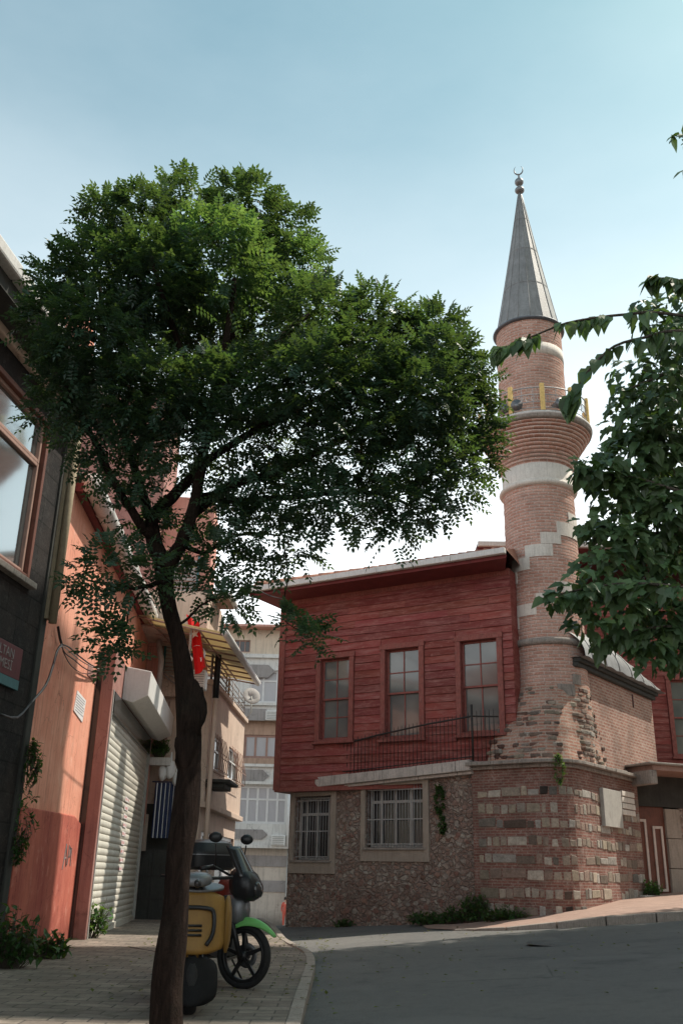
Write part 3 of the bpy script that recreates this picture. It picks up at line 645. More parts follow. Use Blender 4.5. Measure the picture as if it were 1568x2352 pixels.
for p_,q_ in zip(arc,arc[1:]):
    fa=Fr((p_.x,p_.y),(q_.x-p_.x,q_.y-p_.y)); L_=(q_-p_).length; fa.box(mb,-.035,L_+.035,-.5,.20,ZL+.05,ZL+.123); fa.box(mb,-.012,L_+.012,-.5,.07,ZL-.03,ZL+.046)
mb.build('ledge',M['grey_stone'],mn,bevel=.012)
# rough stepped foot between block and shaft
FOOT=[FL.w(SJ+.25,-.05,0)]+[cc+(p_-cc)*.86 for p_ in arc]+[FS.w(2.6,-.05,0),FS.w(2.6,-2.4,0),FL.w(SJ+.25,-2.9,0)]
def rayr(a):
    d=Vector((math.cos(a),math.sin(a))); best=2.0
    n=len(FOOT)
    for i in range(n):
        p=Vector((FOOT[i].x-MX,FOOT[i].y-MY)); q=Vector((FOOT[(i+1)%n].x-MX,FOOT[(i+1)%n].y-MY)); e=q-p
        den=d.x*e.y-d.y*e.x
        if abs(den)<1e-9: continue
        t=(p.x*e.y-p.y*e.x)/den; u=(p.x*d.y-p.y*d.x)/den
        if t>0 and -1e-6<=u<=1+1e-6: best=t
    return best
mb=MB(); n=120; prof=[]; from mathutils import noise as mnoise
zs=rng(ZL-.05,5.32,30); vs=[]; uvs=[]
for i,z in enumerate(zs):
    t=(z-ZL)/(5.32-ZL); t=max(0,t)
    for k in range(n):
        a=2*math.pi*k/n; rb=rayr(a); tt=min(1,t*1.0); bl=1-(tt**1.25)
        r=.905+(max(rb,.93)-.905)*bl
        d=mnoise.noise(Vector((math.cos(a)*3.2,math.sin(a)*3.2,z*4.5)))*.03*(1-t*.75)+mnoise.noise(Vector((math.cos(a)*9,math.sin(a)*9,z*16)))*.018*(1-t*.5)
        vs.append((MX+(r+d)*math.cos(a),MY+(r+d)*math.sin(a),z))
fs=[];uv=[]
for i in range(len(zs)-1):
    for k in range(n):
        k2=(k+1)%n; fs.append((i*n+k,i*n+k2,(i+1)*n+k2,(i+1)*n+k)); c=1.15*2*math.pi/n; uv.append([(k*c,zs[i]),((k+1)*c,zs[i]),((k+1)*c,zs[i+1]),(k*c,zs[i+1])])
mb.sm=True; mb.add(vs,fs,uv); mb.build('foot',M['rough_brick'],mn)
fst=MB()
def footr(a,z):
    t=max(0,(z-ZL)/(5.32-ZL)); rb=rayr(a); return .905+(max(rb,.93)-.905)*(1-t**1.25)
for _ in range(330):
    a=random.uniform(-math.pi*1.02,math.pi*.12); z=ZL+.12+.118*random.randint(0,14)+random.uniform(-.012,.012); w=random.uniform(.06,.16)*(1 if z<4.9 else .8); h=random.uniform(.030,.055); r=footr(a,z)
    if (z-ZL)/(5.3-ZL)>.7 and random.random()<.6: continue
    if abs(rayr(a+.06)-rayr(a-.06))>.11: continue
    fst.cur=tuple(x*q_ for q_ in [random.uniform(.5,.85)] for x in random.choice(spal+pal))
    P_=[]
    for rr in (r-.05,r+.012+random.uniform(0,.02)):
        for (sx,sz_) in ((-1,-1),(1,-1),(1,1),(-1,1)):
            P_.append((MX+rr*math.cos(a+sx*w/r*random.uniform(.8,1)),MY+rr*math.sin(a+sx*w/r*random.uniform(.8,1)),z+sz_*h*random.uniform(.8,1)))
    fst.add(P_,[(4,5,6,7),(0,1,5,4),(1,2,6,5),(2,3,7,6),(3,0,4,7)])
fst.build('foot_stones',M['stone'],mn,bevel=.018)
def irreg(amp): return lambda a,z: 1+amp*mnoise.noise(Vector((math.cos(a)*2,math.sin(a)*2,z*1.2)))
# shaft courses with slight real relief
mb=MB(); prof=[(.90,5.2),(.885,5.5),(.872,6.2)]; z=6.2
prof=[]; z=5.2; i=0
while z<10.3:
    r=.878+ (0.02 if z<5.5 else 0); rr=r+random.uniform(-.004,.006); prof+=[(rr-.010,z+.002),(rr-.010,z+.010),(rr,z+.016),(rr,z+.076)]; z+=.08
mb.lathe(prof,MX,MY,96,rmod=irreg(.012),uvr=.88,smooth=False); mb.build('lower_shaft',M['shaft_brick'],mn)
mb=MB(); mb.lathe([(.86,6.22),(.93,6.235),(.962,6.28),(.965,6.33),(.94,6.375),(.87,6.39)],MX,MY,72,rmod=irreg(.012),uvr=.9); mb.build('lower_stone_ring',M['grey_stone'],mn)
mb=MB(); mb.lathe([(.86,10.20),(.95,10.22),(.975,10.27),(.95,10.33),(.90,10.36),(.885,10.40),(.882,10.80),(.85,10.802)],MX,MY,72,uvr=.9); mb.build('upper_stone_band',M['limestone'],mn)
# diagonal pale blocks
vd=math.atan2(-MY,-MX)
def cyl(u,v,R):
    r=ray(u,v); dx,dy=r[0],r[1]; a=dx*dx+dy*dy; b=-2*(dx*MX+dy*MY); c=MX*MX+MY*MY-R*R; D=b*b-4*a*c
    if D<0: k=-b/(2*a)
    else: k=(-b-math.sqrt(D))/(2*a)
    aa=math.atan2(dy*k-MY,dx*k-MX)
    while aa>vd+math.pi: aa-=2*math.pi
    while aa<vd-math.pi: aa+=2*math.pi
    return aa, r[2]*k+CAMH
mb=MB()
def cblock(x0,y0,x1,y1):
    f=lambda x,y:((1724+x/1.742)*.5976,(1800+y/1.742)*.5976)
    a0,z1=cyl(*f(x0,(y0+y1)/2),.89); a1,_=cyl(*f(x1,(y0+y1)/2),.89); xm=(x0+x1)/2; _,z1=cyl(*f(xm,y0),.89); _,z0=cyl(*f(xm,y1),.89)
    if a1<a0: a0,a1=a1,a0
    mb.lathe([(.84,z0+.01),(.897,z0+.01),(.897,z1-.01),(.84,z1-.01)],MX,MY,max(3,int((a1-a0)*18)),a0,a1,uvr=.9,smooth=False)
    for a in (a0,a1): mb.poly([(MX+r*math.cos(a),MY+r*math.sin(a),z) for r,z in ((.84,z0+.01),(.897,z0+.01),(.897,z1-.01),(.84,z1-.01))])
for q in [(800,305,853,382),(722,363,853,457),(612,425,748,505),(508,503,695,590),(420,600,540,690),(377,700,455,790),(368,800,385,890),(720,757,835,835),(580,830,700,905),(425,908,585,992),(388,1012,468,1095),(383,1110,400,1185),(845,1420,920,1490),(735,1488,890,1570)][:12]: cblock(*q)
mb.build('diagonal_blocks',M['limestone'],mn)
mb=MB()
def cb2(a0,a1,z0,z1,R):
    mb.lathe([(R-.04,z0),(R+.03,z0),(R+.03,z1),(R-.04,z1)],MX,MY,6,a0,a1,uvr=.9,smooth=False)
    for a in (a0,a1): mb.poly([(MX+r*math.cos(a),MY+r*math.sin(a),z) for r,z in ((R-.04,z0),(R+.03,z0),(R+.03,z1),(R-.04,z1))])
a,z=cyl(1524*.8,1628,.9)
cb2(vd+.18,vd+.62,5.05,5.3,.92); cb2(vd+.6,vd+.85,5.32,5.55,.90)
mb.build('foot_blocks',M['grey_stone'],mn)
# corbelled balcony
mb=MB(); prof=[(.872,10.79),(.872,10.84)]
z0=10.85; rr=.875
steps=[(.90,.10),(.93,.09),(.965,.09),(1.0,.09),(1.05,.085),(1.10,.085),(1.155,.085),(1.21,.08),(1.265,.08),(1.315,.075),(1.36,.07)]
for r,h in steps: prof+=[(r-.055,z0),(r+.012,z0+.012),(r+.024,z0+h-.03),(r-.02,z0+h-.012),(r-.055,z0+h-.004)]; z0+=h
tooth=lambda a,z:1+.006*math.sin(a*58)
mb.lathe(prof,MX,MY,116,rmod=tooth,uvr=1.1); mb.build('corbel',M['shaft_brick'],mn)
ZB=z0
mb=MB(); mb.lathe([(1.3,ZB-.002),(1.42,ZB),(1.44,ZB+.05),(1.44,ZB+.17),(1.38,ZB+.19),(1.37,ZB+.22),(.5,ZB+.225)],MX,MY,84,rmod=irreg(.008),uvr=1.3); mb.build('balcony_floor',M['grey_stone'],mn)
mb=MB(); mb.lathe([(1.442,ZB+.09),(1.458,ZB+.10),(1.458,ZB+.15),(1.442,ZB+.16)],MX,MY,84); mb.build('balcony_rim',M['gutter_white'],mn)
ZF=ZB+.22; HR=.62
rp=MB(); ar=[2*math.pi*k/72 for k in range(73)]
circ=lambda r,z:[(MX+r*math.cos(a),MY+r*math.sin(a),z) for a in ar]
for z in (ZF+.06,ZF+.22,ZF+.42,ZF+HR): rp.tube(circ(1.37,z),.012 if z<ZF+HR else .018,5,cap=False)
for k in range(60):  # scroll-like infill
    a=2*math.pi*k/60
    c=Vector((MX+1.37*math.cos(a),MY+1.37*math.sin(a),0)); t=Vector((-math.sin(a),math.cos(a),0))
    rp.tube([c+t*(.045*math.cos(q))+Vector((0,0,ZF+.32+.085*math.sin(q))) for q in [j*.785 for j in range(9)]],.006,4,cap=False)
    if k%2: rp.tube([c+Vector((0,0,ZF)),c+Vector((0,0,ZF+HR))],.007,4)
rp.build('railing',M['grey_rail'],mn)
for k in range(11):
    a=vd+rad(10.2)+2*math.pi*k/11; mb=MB(); c=(MX+1.385*math.cos(a),MY+1.385*math.sin(a)); Mx=Matrix.Translation((c[0],c[1],0))@Matrix.Rotation(a,4,'Z')
    mb.box(-.045,-.055,ZF-.04,.045,.055,ZF+HR+.09,Mx); mb.build('railing_post',M['gold'],mn,bevel=.008)
mb=MB()
for da in (-.55,-.3,.42):
    a=vd+da; p=Vector((MX+1.2*math.cos(a),MY+1.2*math.sin(a),ZF+.2)); q=Vector((MX+1.5*math.cos(a+.04),MY+1.5*math.sin(a+.04),ZF+.12)); mb.tube([p,p.lerp(q,.3),p.lerp(q,.75),q],[.05,.06,.09,.15],12)
mb.build('loudspeakers',M['silver'],mn)
# upper shaft
mb=MB(); prof=[]; z=ZF
while z<14.98:
    rr=.862+random.uniform(-.004,.004); prof+=[(rr-.010,z+.002),(rr-.010,z+.010),(rr,z+.016),(rr,z+.076)]; z+=.08
mb.lathe(prof,MX,MY,96,rmod=irreg(.01),uvr=.86,smooth=False); mb.build('upper_shaft',M['shaft_brick'],mn)
mb=MB(); mb.lathe([(.8,13.92),(.874,13.925),(.874,14.25),(.8,14.255)],MX,MY,72,uvr=.9); mb.lathe([(.80,13.40),(.868,13.405),(.868,13.50),(.80,13.505)],MX,MY,30,vd-1.6,vd-.75,uvr=.9); mb.build('upper_white_band',M['limestone'],mn)
# lead spire
mb=MB(); ns=16
ZC=14.98; ZT=19.66
fac=lambda a,z:1
mb.lathe([(.80,ZC-.05),(.93,ZC-.045),(.955,ZC-.01),(.94,ZC+.02),(.84,ZC+.05)],MX,MY,64,uvr=1.0); mb.build('spire_rim',M['lead_dark'],mn)
mb=MB(); prof=[]
for k in range(13):
    t=k/12; prof.append((.85*(1-t)+.06*t-.02*math.sin(math.pi*t),ZC+.03+(ZT-ZC-.03)*t))
mb.lathe(prof,MX,MY,ns,vd+.1,vd+.1+2*math.pi,smooth=False)
for k in range(ns): # standing seams
    a=vd+.1+2*math.pi*k/ns; mb.tube([(MX+(r+.002)*math.cos(a),MY+(r+.002)*math.sin(a),z) for r,z in prof],.011,5)
for t0 in (.28,.55,.8):
    r=.85*(1-t0)+.06*t0-.02*math.sin(math.pi*t0)+.006; z=ZC+.03+(ZT-ZC-.03)*t0; mb.lathe([(r-.02,z-.02),(r+.004,z-.018),(r+.002,z+.012),(r-.02,z+.014)],MX,MY,ns,vd+.1,vd+.1+2*math.pi,smooth=False,rmod=lambda a,z:1)
mb.build('spire',M['lead'],mn)
mb=MB()
def ball(zc,r,h): return [(r*math.sin(math.pi*k/10)+.015,zc-h*math.cos(math.pi*k/10)) for k in range(11)]
mb.lathe([(.07,19.6),(.06,19.7)]+ball(19.86,.125,.1)+[(.03,19.98),(.05,20.0),(.03,20.03)]+ball(20.16,.115,.12)+[(.035,20.3),(.022,20.42)],MX,MY,20)
mb.build('finial',M['silver'],mn)
mb=MB(); rt=Vector((math.cos(vd+math.pi/2),math.sin(vd+math.pi/2),0))
pts=[];rs=[]
for k in range(19):
    q=rad(125)+rad(290)*k/18; pts.append(Vector((MX,MY,20.60))+rt*(.125*math.cos(q))+Vector((0,0,.165*math.sin(q)))); rs.append(.003+.022*math.sin(math.pi*k/18))
mb.tube(pts,rs,6); mb.tube([(MX,MY,20.36),(MX,MY,20.46)],.018,6); mb.build('crescent',M['silver'],mn)
# marble plaque on the block
r=pxr(FS,1378,1815,1419,1900,.05); mb=MB(); FS.box(mb,r[0],r[1],.05,.14,r[2],r[3]); tag(mb.build('plaque',M['plaque'],bevel=.008),'blank pale marble slab set on the striped stone block beside the gateway','plaque')
r=pxr(FS,1424,1818,1452,1874,.05); mb=MB()
for k in range(4):
    z=r[2]+(r[3]-r[2])*k/4; FS.box(mb,r[0],r[1],.05,.10+.01*(k%2),z+.01,z+(r[3]-r[2])/4-.01)
mb.build('corner_stones',M['limestone'],mn,bevel=.01)
# ---------------------------------------------------------------- small chamber with lead roof
cs0,cs1=1.25,FS.sz(1510,1680)[0]; ct=FS.sz(1512,1612)[1]
chm=FS.thing('stone_chamber',cs1/2,-1,3.5,label='small brick chamber with a curved grey lead roof right of the minaret foot',cat='chamber')
mb=MB(); q=[FS.w(cs0,-.1,0),FS.w(cs1,-.1,0),FS.w(cs1,-1.9,0),FS.w(cs0,-1.9,0)]; mb.prism([(p.x,p.y) for p in q],ZL,ct); mb.build('wall',M['chamber_brick'],chm)
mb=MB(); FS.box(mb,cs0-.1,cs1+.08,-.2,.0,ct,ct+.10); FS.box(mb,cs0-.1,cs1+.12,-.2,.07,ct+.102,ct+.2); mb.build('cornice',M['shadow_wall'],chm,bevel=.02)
mb=MB(); n=26; m=12; vs=[]
for i in range(n+1):
    t=i/n; s=cs0-.15+(cs1+.28-cs0+.15)*t
    hgt=1.2*(1-t**3.0)*(.75+.35*math.sin(t*2.2+.4)); hgt=max(hgt,.02)
    for k in range(m+1):
        a=math.pi*.5*k/m; o=.22-2.0*(1-math.cos(a)); z=ct+.20+hgt*math.sin(a)+.018*math.sin(i*1.9+k)
        vs.append(FS.w(s,o,z))
fs=[(i*(m+1)+k,(i+1)*(m+1)+k,(i+1)*(m+1)+k+1,i*(m+1)+k+1) for i in range(n) for k in range(m)]
mb.sm=True; mb.add(vs,fs)
b0=[FS.w(cs0-.15,.22,ct+.2),FS.w(cs1+.28,.22,ct+.2),FS.w(cs1+.28,-1.8,ct+.2),FS.w(cs0-.15,-1.8,ct+.2)]; mb.sm=False; mb.poly(b0[::-1])
for i in range(2,n,4): mb.tube([vs[i*(m+1)+k]+Vector((0,0,.01)) for k in range(m+1)],.018,5)
mb.build('lead_roof',M['lead'],chm)
mb=MB(); c=FS.sz(1452,1610,-.1); FS.box(mb,c[0]-.05,c[0]+.05,-.11,-.094,c[1]-.17,c[1]+.17); mb.build('slit_opening',M['glass_dark'],chm)
# ---------------------------------------------------------------- gateway
e=FS.w(LS,0,0); FD=Fr((e.x,e.y),(.93,.36))
gw=FD.thing('gateway',1.5,0,.6,label='dark recessed gateway with brown panelled door and stone canopy at the top of the pavement',cat='gateway')
mb=MB(); ztop=FD.sz(1500,1770)[1]
zd=FD.sz(1500,1853,-.3)[1]
d0=FD.sz(1467,1950,-.3)[0]; d1=FD.sz(1533,1950,-.3)[0]
FD.box(mb,.0,9,-.9,-.25,zd,ztop); mb.build('upper_wall',M['shadow_wall'],gw)  # shade of the recess is put into this wall's dark colour
for (a,b) in ((.0,d0),(d1,d1+.45)):
    mb=MB(); z=-.2
    while z<zd-.05:
        z2=min(zd-.004,z+random.uniform(.5,.7)); FD.box(mb,a,b,-.9,(-.24 if a<.1 else -.27)+random.uniform(-.01,.01),z+.005,z2-.005); z=z2
    mb.build('jamb',M['surround'],gw,bevel=.015)
mb=MB(); FD.box(mb,d1+.452,9,-.9,-.3,-.2,zd-.004); mb.build('side_wall',M['rubble'],gw)
mb=MB(); FD.box(mb,d0,d1,-.42,-.34,.3,zd-.003); dr=mb.build('door',M['door_brown'],gw)
mb=MB(); w=d1-d0; zb=ground(FD.w(d0,0,0).x,22)+.22
for t0,t1 in ((.06,.30),(.58,.86)):
    a,b=d0+w*t0,d0+w*t1; zt=zd-.45 if t0>.3 else zd-.3
    for x in (a,b): FD.box(mb,x-.028,x+.028,-.338,-.31,zb+.1,zt)
    FD.box(mb,a+.03,b-.03,-.338,-.312,zt-.06,zt)
    FD.box(mb,a+.03,b-.03,-.338,-.312,zb+.1,zb+.16)
mb.build('panel_trim',M['door_trim'],dr)
mb=MB(); FD.box(mb,-.3,9,-.9,1.0,ztop+.02,ztop+.075); mb.build('canopy',M['grey_stone'],gw,bevel=.02)
mb=MB(); FD.box(mb,-.15,9,-.8,.9,ztop-.10,ztop+.018); mb.build('canopy_beam',M['dull_brown'],gw)
mb=MB(); FD.box(mb,-.25,-.03,.1,.9,ztop-.42,ztop-.102); mb.build('corbel_stone',M['grey_stone'],gw,bevel=.03)
mb=MB(); FD.box(mb,d0-.6,9,-.35,.5,.3,zb+.02); mb.build('doorstep',M['limestone'],gw,bevel=.01)
# ---------------------------------------------------------------- building whose shadow falls on the street, out of frame
sb=empty('apartment_block',(12,8,0),0,label='plain apartment block across the street outside the picture on the right',cat='building')
mb=MB(); mb.box(SBX,-14,-1,SBX+10,13.4,SBL); mb.box(SBX,13.4,-1,SBX+10,18.7,26.8); mb.box(SBX,18.701,-1,SBX+10,SBY,SBH)
for z,w in ((18,.5),(20.5,.35),(23,.6),(24.5,.3),(26,.5)): mb.box(SBX+.02,18.6,z,SBX+2,18.7+w,z+1.1)  # edge boxes and stepped heights shaped for the shadow they cast
mb.build('wall',M['cream_plaster'],sb)
for k in range(8):
    for j in range(3):
        mb=MB(); mb.box(SBX-.04,-12.5+k*2.9,1.6+j*3.1,SBX+.02,-11.3+k*2.9,3.1+j*3.1); mb.build('window',M['glass'],sb)
# ---------------------------------------------------------------- left row: red plastered house with the rolling shutter
dP=Vector((-.082,.9966)).normalized(); nP=Vector((dP.y,-dP.x))
FP=Fr((-3.96-nP.x*.3,16.71-nP.y*.3),dP)      # wall face; the shop front stands .3 m proud
rk=FP.sz(100,1450)[0]; rg=FP.sz(207,1105,.2)[0]; re_=FP.sz(364,1430,.2)[0]; gz=FP.sz(215,1115,.25)[1]; gzB=FP.sz(358,1432,.25)[1]
rs0=FP.sz(232,1870)[0]; 
SHL=FP.sz(232,1870,.3)[0]; SHR=FP.sz(315,1900,.3)[0]; shz=4.1
red=FP.thing('red_house',(rk+re_)/2,0,.1,label='orange red plastered house with a closed cream rolling shutter and white eave gutter',cat='house')
mb=MB(); 
s0_=FP.sz(222,1870)[0]
grid_wall(FP,mb,rk-.05,rg,-.3,9.0,[],th=6); grid_wall(FP,mb,rg,re_,-.3,lambda s:gz+(gzB-gz)*(s-rg)/(re_-rg),[],o=-.002,th=6)
mb.build('wall',M['red_plaster'],red)
# flaking lower render
mb=MB(); sA=FP.sz(85,2000)[0]; zA=FP.sz(170,1890)[1]
q=[(rk+.02,-.1),(s0_-.05,-.1),(s0_-.06,zA-.1),(s0_-.5,zA+.05),(s0_-1.4,zA-.03),(s0_-2.3,zA+.1),(rk+.02,zA+.02)]; FP.slab(mb,q,-.05,.035); mb.build('lower_render',M['red_low'],red,bevel=.02)
# gutter, soffit and roof
mb=MB(); L=re_-rg
prof=[]; nseg=int(L/1.05)
for k in range(nseg):
    a=rg+L*k/nseg; b=rg+L*(k+1)/nseg-.01
    za,zb_2=[gz+.02+(gzB-gz)*(q-rg)/L for q in (a,b)]; mb.tube([FP.w(a,.24,za),FP.w(b,.24,zb_2)],.15,10)
    mb.tube([FP.w(a,.24,za),FP.w(a+.05,.24,za)],.165,10)
mb.build('gutter',M['gutter_white'],red)
mb=MB(); mb.hexa([FP.w(rg,.12,gz-.12),FP.w(re_,.12,gzB-.12),FP.w(re_,-.3,gzB-.12),FP.w(rg,-.3,gz-.12),FP.w(rg,.12,gz+.02),FP.w(re_,.12,gzB+.02),FP.w(re_,-.3,gzB+.02),FP.w(rg,-.3,gz+.02)]); mb.build('eaves_board',M['soffit_red'],red)
mb=MB(); mb.poly([FP.w(rg,.2,gz+.12),FP.w(re_,.2,gzB+.12),FP.w(re_,-3.5,gzB+1.2),FP.w(rg,-3.5,gz+1.2)]); mb.build('roof',M['tile'],red)
mb=MB(); a=FP.sz(345,1440,.3); mb.tube([FP.w(re_-.5,.3,gz),FP.w(re_-.55,.42,gz-.5),FP.w(re_-.55,.42,shz+.5)],.07,10); mb.build('downpipe',M['frame_grey'],red)
# shop front
sf0=SHL-.22; sf1=re_+.02; re_-=0
mb=MB()
FP.box(mb,sf0,sf0+.14,.10,.30,-.1,shz+.75); FP.box(mb,sf1-.16,sf1,-.05,.30,-.1,shz+.75); FP.box(mb,sf0+.14,sf1-.16,-.05,.298,shz+.06,shz+.75); FP.box(mb,sf0-.9,sf0-.002,-.05,.012,shz+.1,shz+.3)
mb.build('shopfront_frame',M['mauve_plaster'],red,bevel=.01); mb=MB(); FP.box(mb,sf0+.03,sf0+.14,-.05,.098,-.1,shz+.7); mb.build('shadow_gap',M['glass_dark'],red)  # dark box stands in for the shade between wall and post
shu=MB(); zb=.16; nsl=34
pts=[]
N=nsl*8
vs=[];fs=[];uvs=[]
for i in range(N+1):
    z=zb+(shz-zb)*i/N; o=.240+.018*abs(math.sin(math.pi*i/8))**.7
    vs+= [FP.w(sf0+.2,o,z),FP.w(sf1-.22,o,z)]
for i in range(N): fs.append((2*i,2*i+1,2*i+3,2*i+2))
shu.add(vs,fs); shutter=shu.build('rolling_shutter',M['shutter'],red)
mb=MB(); FP.box(mb,sf0+.141,sf0+.205,.20,.315,.15,shz+.06); mb.build('guide_rail',M['steel_frame'],red,bevel=.005); mb=MB(); FP.box(mb,sf1-.225,sf1-.161,.20,.315,.15,shz+.06); mb.build('guide_rail',M['steel_frame'],red,bevel=.005)
mb=MB(); FP.box(mb,sf0+.21,sf1-.23,.21,.29,zb-.02,zb+.10); mb.build('bottom_rail',M['shutter'],shutter)
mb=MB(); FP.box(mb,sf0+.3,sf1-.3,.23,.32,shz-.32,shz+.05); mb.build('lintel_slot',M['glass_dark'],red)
# hood with bevelled underside
mb=MB(); h0,h1_=FP.sz(322,1560,.6)[0],FP.sz(381,1640,.6)[0]
zt=shz+.72; pr=[(.302,shz+.08),(.50,shz+.02),(.78,shz+.16),(.80,shz+.62),(.302,shz+.70)]
vs=[FP.w(s,o,z) for s in (h0,h1_) for o,z in pr]; n=len(pr)
mb.add(vs,[tuple(range(n)),tuple(range(2*n-1,n-1,-1))]+[(i+n,(i+1)%n+n,(i+1)%n,i) for i in range(n)]); mb.build('shutter_hood',M['hood'],red,bevel=.015)
def text(name,s,size,mat,fr,s_,o,z,rot=0,par=None,ext=.003,slant=0):
    cu=bpy.data.curves.new(name,'FONT'); cu.body=s; cu.size=size; cu.extrude=ext; cu.align_x='CENTER'; cu.align_y='CENTER'; cu.materials.append(mat)
    ob=bpy.data.objects.new(name,cu); me_=bpy.data.meshes.new_from_object(ob); bpy.data.objects.remove(ob); ob=bpy.data.objects.new(name,me_); COL.objects.link(ob)
    Mx=Matrix.Translation(fr.w(s_,o,z))@Matrix.Rotation(fr.rz,4,'Z')@Matrix.Rotation(rad(90),4,'X')@Matrix.Rotation(rot,4,'Z')
    if par is not None: ob.parent=par; ob.matrix_basis=world(par).inverted()@Mx
    else: ob.matrix_basis=Mx
    return ob
# paper notices on the wall, sticker strip on the shutter
r=pxr(FP,176,1592,201,1650,.04); mb=MB(); FP.slab(mb,[(r[0],r[2]+.03),(r[1]-.1,r[2]-.03),(r[1],r[3]-.02),(r[0]+.1,r[3])],0,.012)
po=tag(mb.build('poster',M['paper']),'small white paper notice glued to the orange red wall','notice')
mb=MB()
for k in range(7):
    z=r[2]+.06+(r[3]-r[2]-.12)*k/6; a=r[0]+.08; b=r[1]-.10-(.1 if k%3==1 else 0); FP.box(mb,a,b,.0125,.0135,z-.008,z+.008)
mb.build('print',M['ink_blue'],po)
mb=MB(); sA_=(sf0+sf1)/2+.25; zz=2.55
for k in range(9):
    z=zz-k*.165; FP.slab(mb,[(sA_-.32+.02*k,z-.05),(sA_+.28,z-.05),(sA_+.3,z+.03),(sA_-.3,z+.05)],.266,.270)
sk=tag(mb.build('sticker',M['paper']),'torn white and red sticker running down the cream rolling shutter','sticker')
mb=MB()
for k in range(9):
    z=zz-k*.165
    for j in range(3):
        a=sA_-.22+.17*j+random.uniform(-.04,.04); FP.slab(mb,[(a,z-.035),(a+.08,z-.03),(a+.09,z+.015),(a+.02,z+.02)],.2702,.2712)
mb.build('print',M['ink'],sk)
gr=FP.sz(158,1965,.06); mb=MB()
for st_ in ([(-.28,-.2),(-.15,.16),(-.02,-.16)],[(-.22,-.05),(-.06,-.03)],[(.06,-.14),(.10,.15),(.22,.10),(.20,-.02),(.09,0)],[(.3,.12),(.34,-.15)]):
    mb.tube([FP.w(gr[0]+a,.038,gr[1]+b) for a,b in st_],.012,4)
tag(mb.build('graffiti',M['cable_white']),'faint pale scrawl painted on the lower part of the red wall','graffiti')
# ---------------------------------------------------------------- dark stone corner building, near left
K=FP.w(rk,0,0); FDk=Fr((K.x,K.y),(.116,.993)); 
dk=FDk.thing('dark_stone_building',-2,0,0,label='near dark stone corner building with a large mirror glass window and white eave',cat='building')
mb=MB(); win=pxr(FDk,-90,1010,100,1330)
wz0=FDk.sz(55,1325)[1]; wz1=FDk.sz(55,905)[1]; wsR=FDk.sz(96,1100)[0]; win=(wsR-2.2,wsR,wz0,wz1)
ez_=FDk.sz(40,620,.5)[1]
grid_wall(FDk,mb,-9,-.16,-.5,ez_-.3,[win],depth=.22,th=5); mb.build('wall',M['dark_stone'],dk)
mb=MB(); FDk.box(mb,-.16,-.0,-1,.03,-.5,ez_-.5); mb.build('corner_pilaster',M['grey_dark'] if 'grey_dark' in M else M['shadow_wall'],dk,bevel=.01)
mb=MB(); mb.tube([FDk.w(-.02,.12,wz0-.4),FDk.w(-.02,.12,ez_-.4)],.055,8); FDk.box(mb,-.10,.03,.0,.07,wz0-.35,ez_-.4); mb.build('downpipe',M['terrace_wall'],dk)
w=MB(); ring(FDk,w,win[0]-.02,win[1]+.04,win[2]-.02,win[3]+.02,.07,-.08,.02); wd=w.build('window',M['door_brown'],dk,bevel=.01)
w=MB(); ring(FDk,w,win[0]+.05,win[1]-.04,win[2]+.06,win[3]-.62,.05,-.11,-.04); ring(FDk,w,win[0]+.05,win[1]-.04,win[3]-.62,win[3]-.05,.05,-.11,-.04); w.build('frame',M['dull_brown'],wd,bevel=.008)
w=MB(); FDk.box(w,win[0],win[1],-.16,-.09,win[2],win[3]); w.build('pane',M['mirror_glass'],wd)
w=MB(); FDk.box(w,win[0]-.2,win[1]+.12,-.02,.10,win[2]-.11,win[2]-.03); w.build('sill',M['grey_stone'],wd,bevel=.01)
mb=MB(); FDk.box(mb,-9,.05,-.2,.42,ez_-.30,ez_-.06); mb.build('eaves_soffit',M['shadow_wall'],dk)
mb=MB(); s=-9
while s<0.04:
    e=min(.06,s+1.2); FDk.box(mb,s,e-.012,.36,.55,ez_-.1,ez_+.08); s=e
mb.build('gutter',M['gutter_white'],dk,bevel=.03)
mb=MB(); zc=FDk.sz(60,770,.1)[1]; FDk.box(mb,-9,-.02,0,.16,zc-.14,zc+.06); FDk.box(mb,-9,-.02,0,.1,zc-.3,zc-.145); mb.build('cornice',M['beige_plaster'],dk,bevel=.02)
# enamel street plate
a=FDk.sz(0,1430,.05); b=FDk.sz(56,1497,.05); c=FDk.sz(50,1570,.05); d=FDk.sz(0,1540,.05)
sr=FDk.sz(56,1500,.05)[0]; zt_=FDk.sz(56,1492,.05)[1]; zb_=FDk.sz(52,1566,.05)[1]
mb=MB(); FDk.box(mb,sr-1.25,sr,.01,.035,zb_+.0,zt_); sg=mb.build('street_sign',M['sign_red'],bevel=.004); tag(sg,'dark red street name plate with a teal lower strip on the dark stone wall','sign')
mb=MB(); FDk.box(mb,sr-1.25,sr-.0,.01,.04,zb_-.12,zb_-.005); mb.build('lower_strip',M['sign_blue'],sg)
hh=zt_-zb_
text('lettering','SULTAN',.16,M['letter'],FDk,sr-.52,.038,zt_-hh*.3,0,sg); text('lettering','ÇEŞMESİ',.16,M['letter'],FDk,sr-.56,.038,zt_-hh*.68,0,sg)
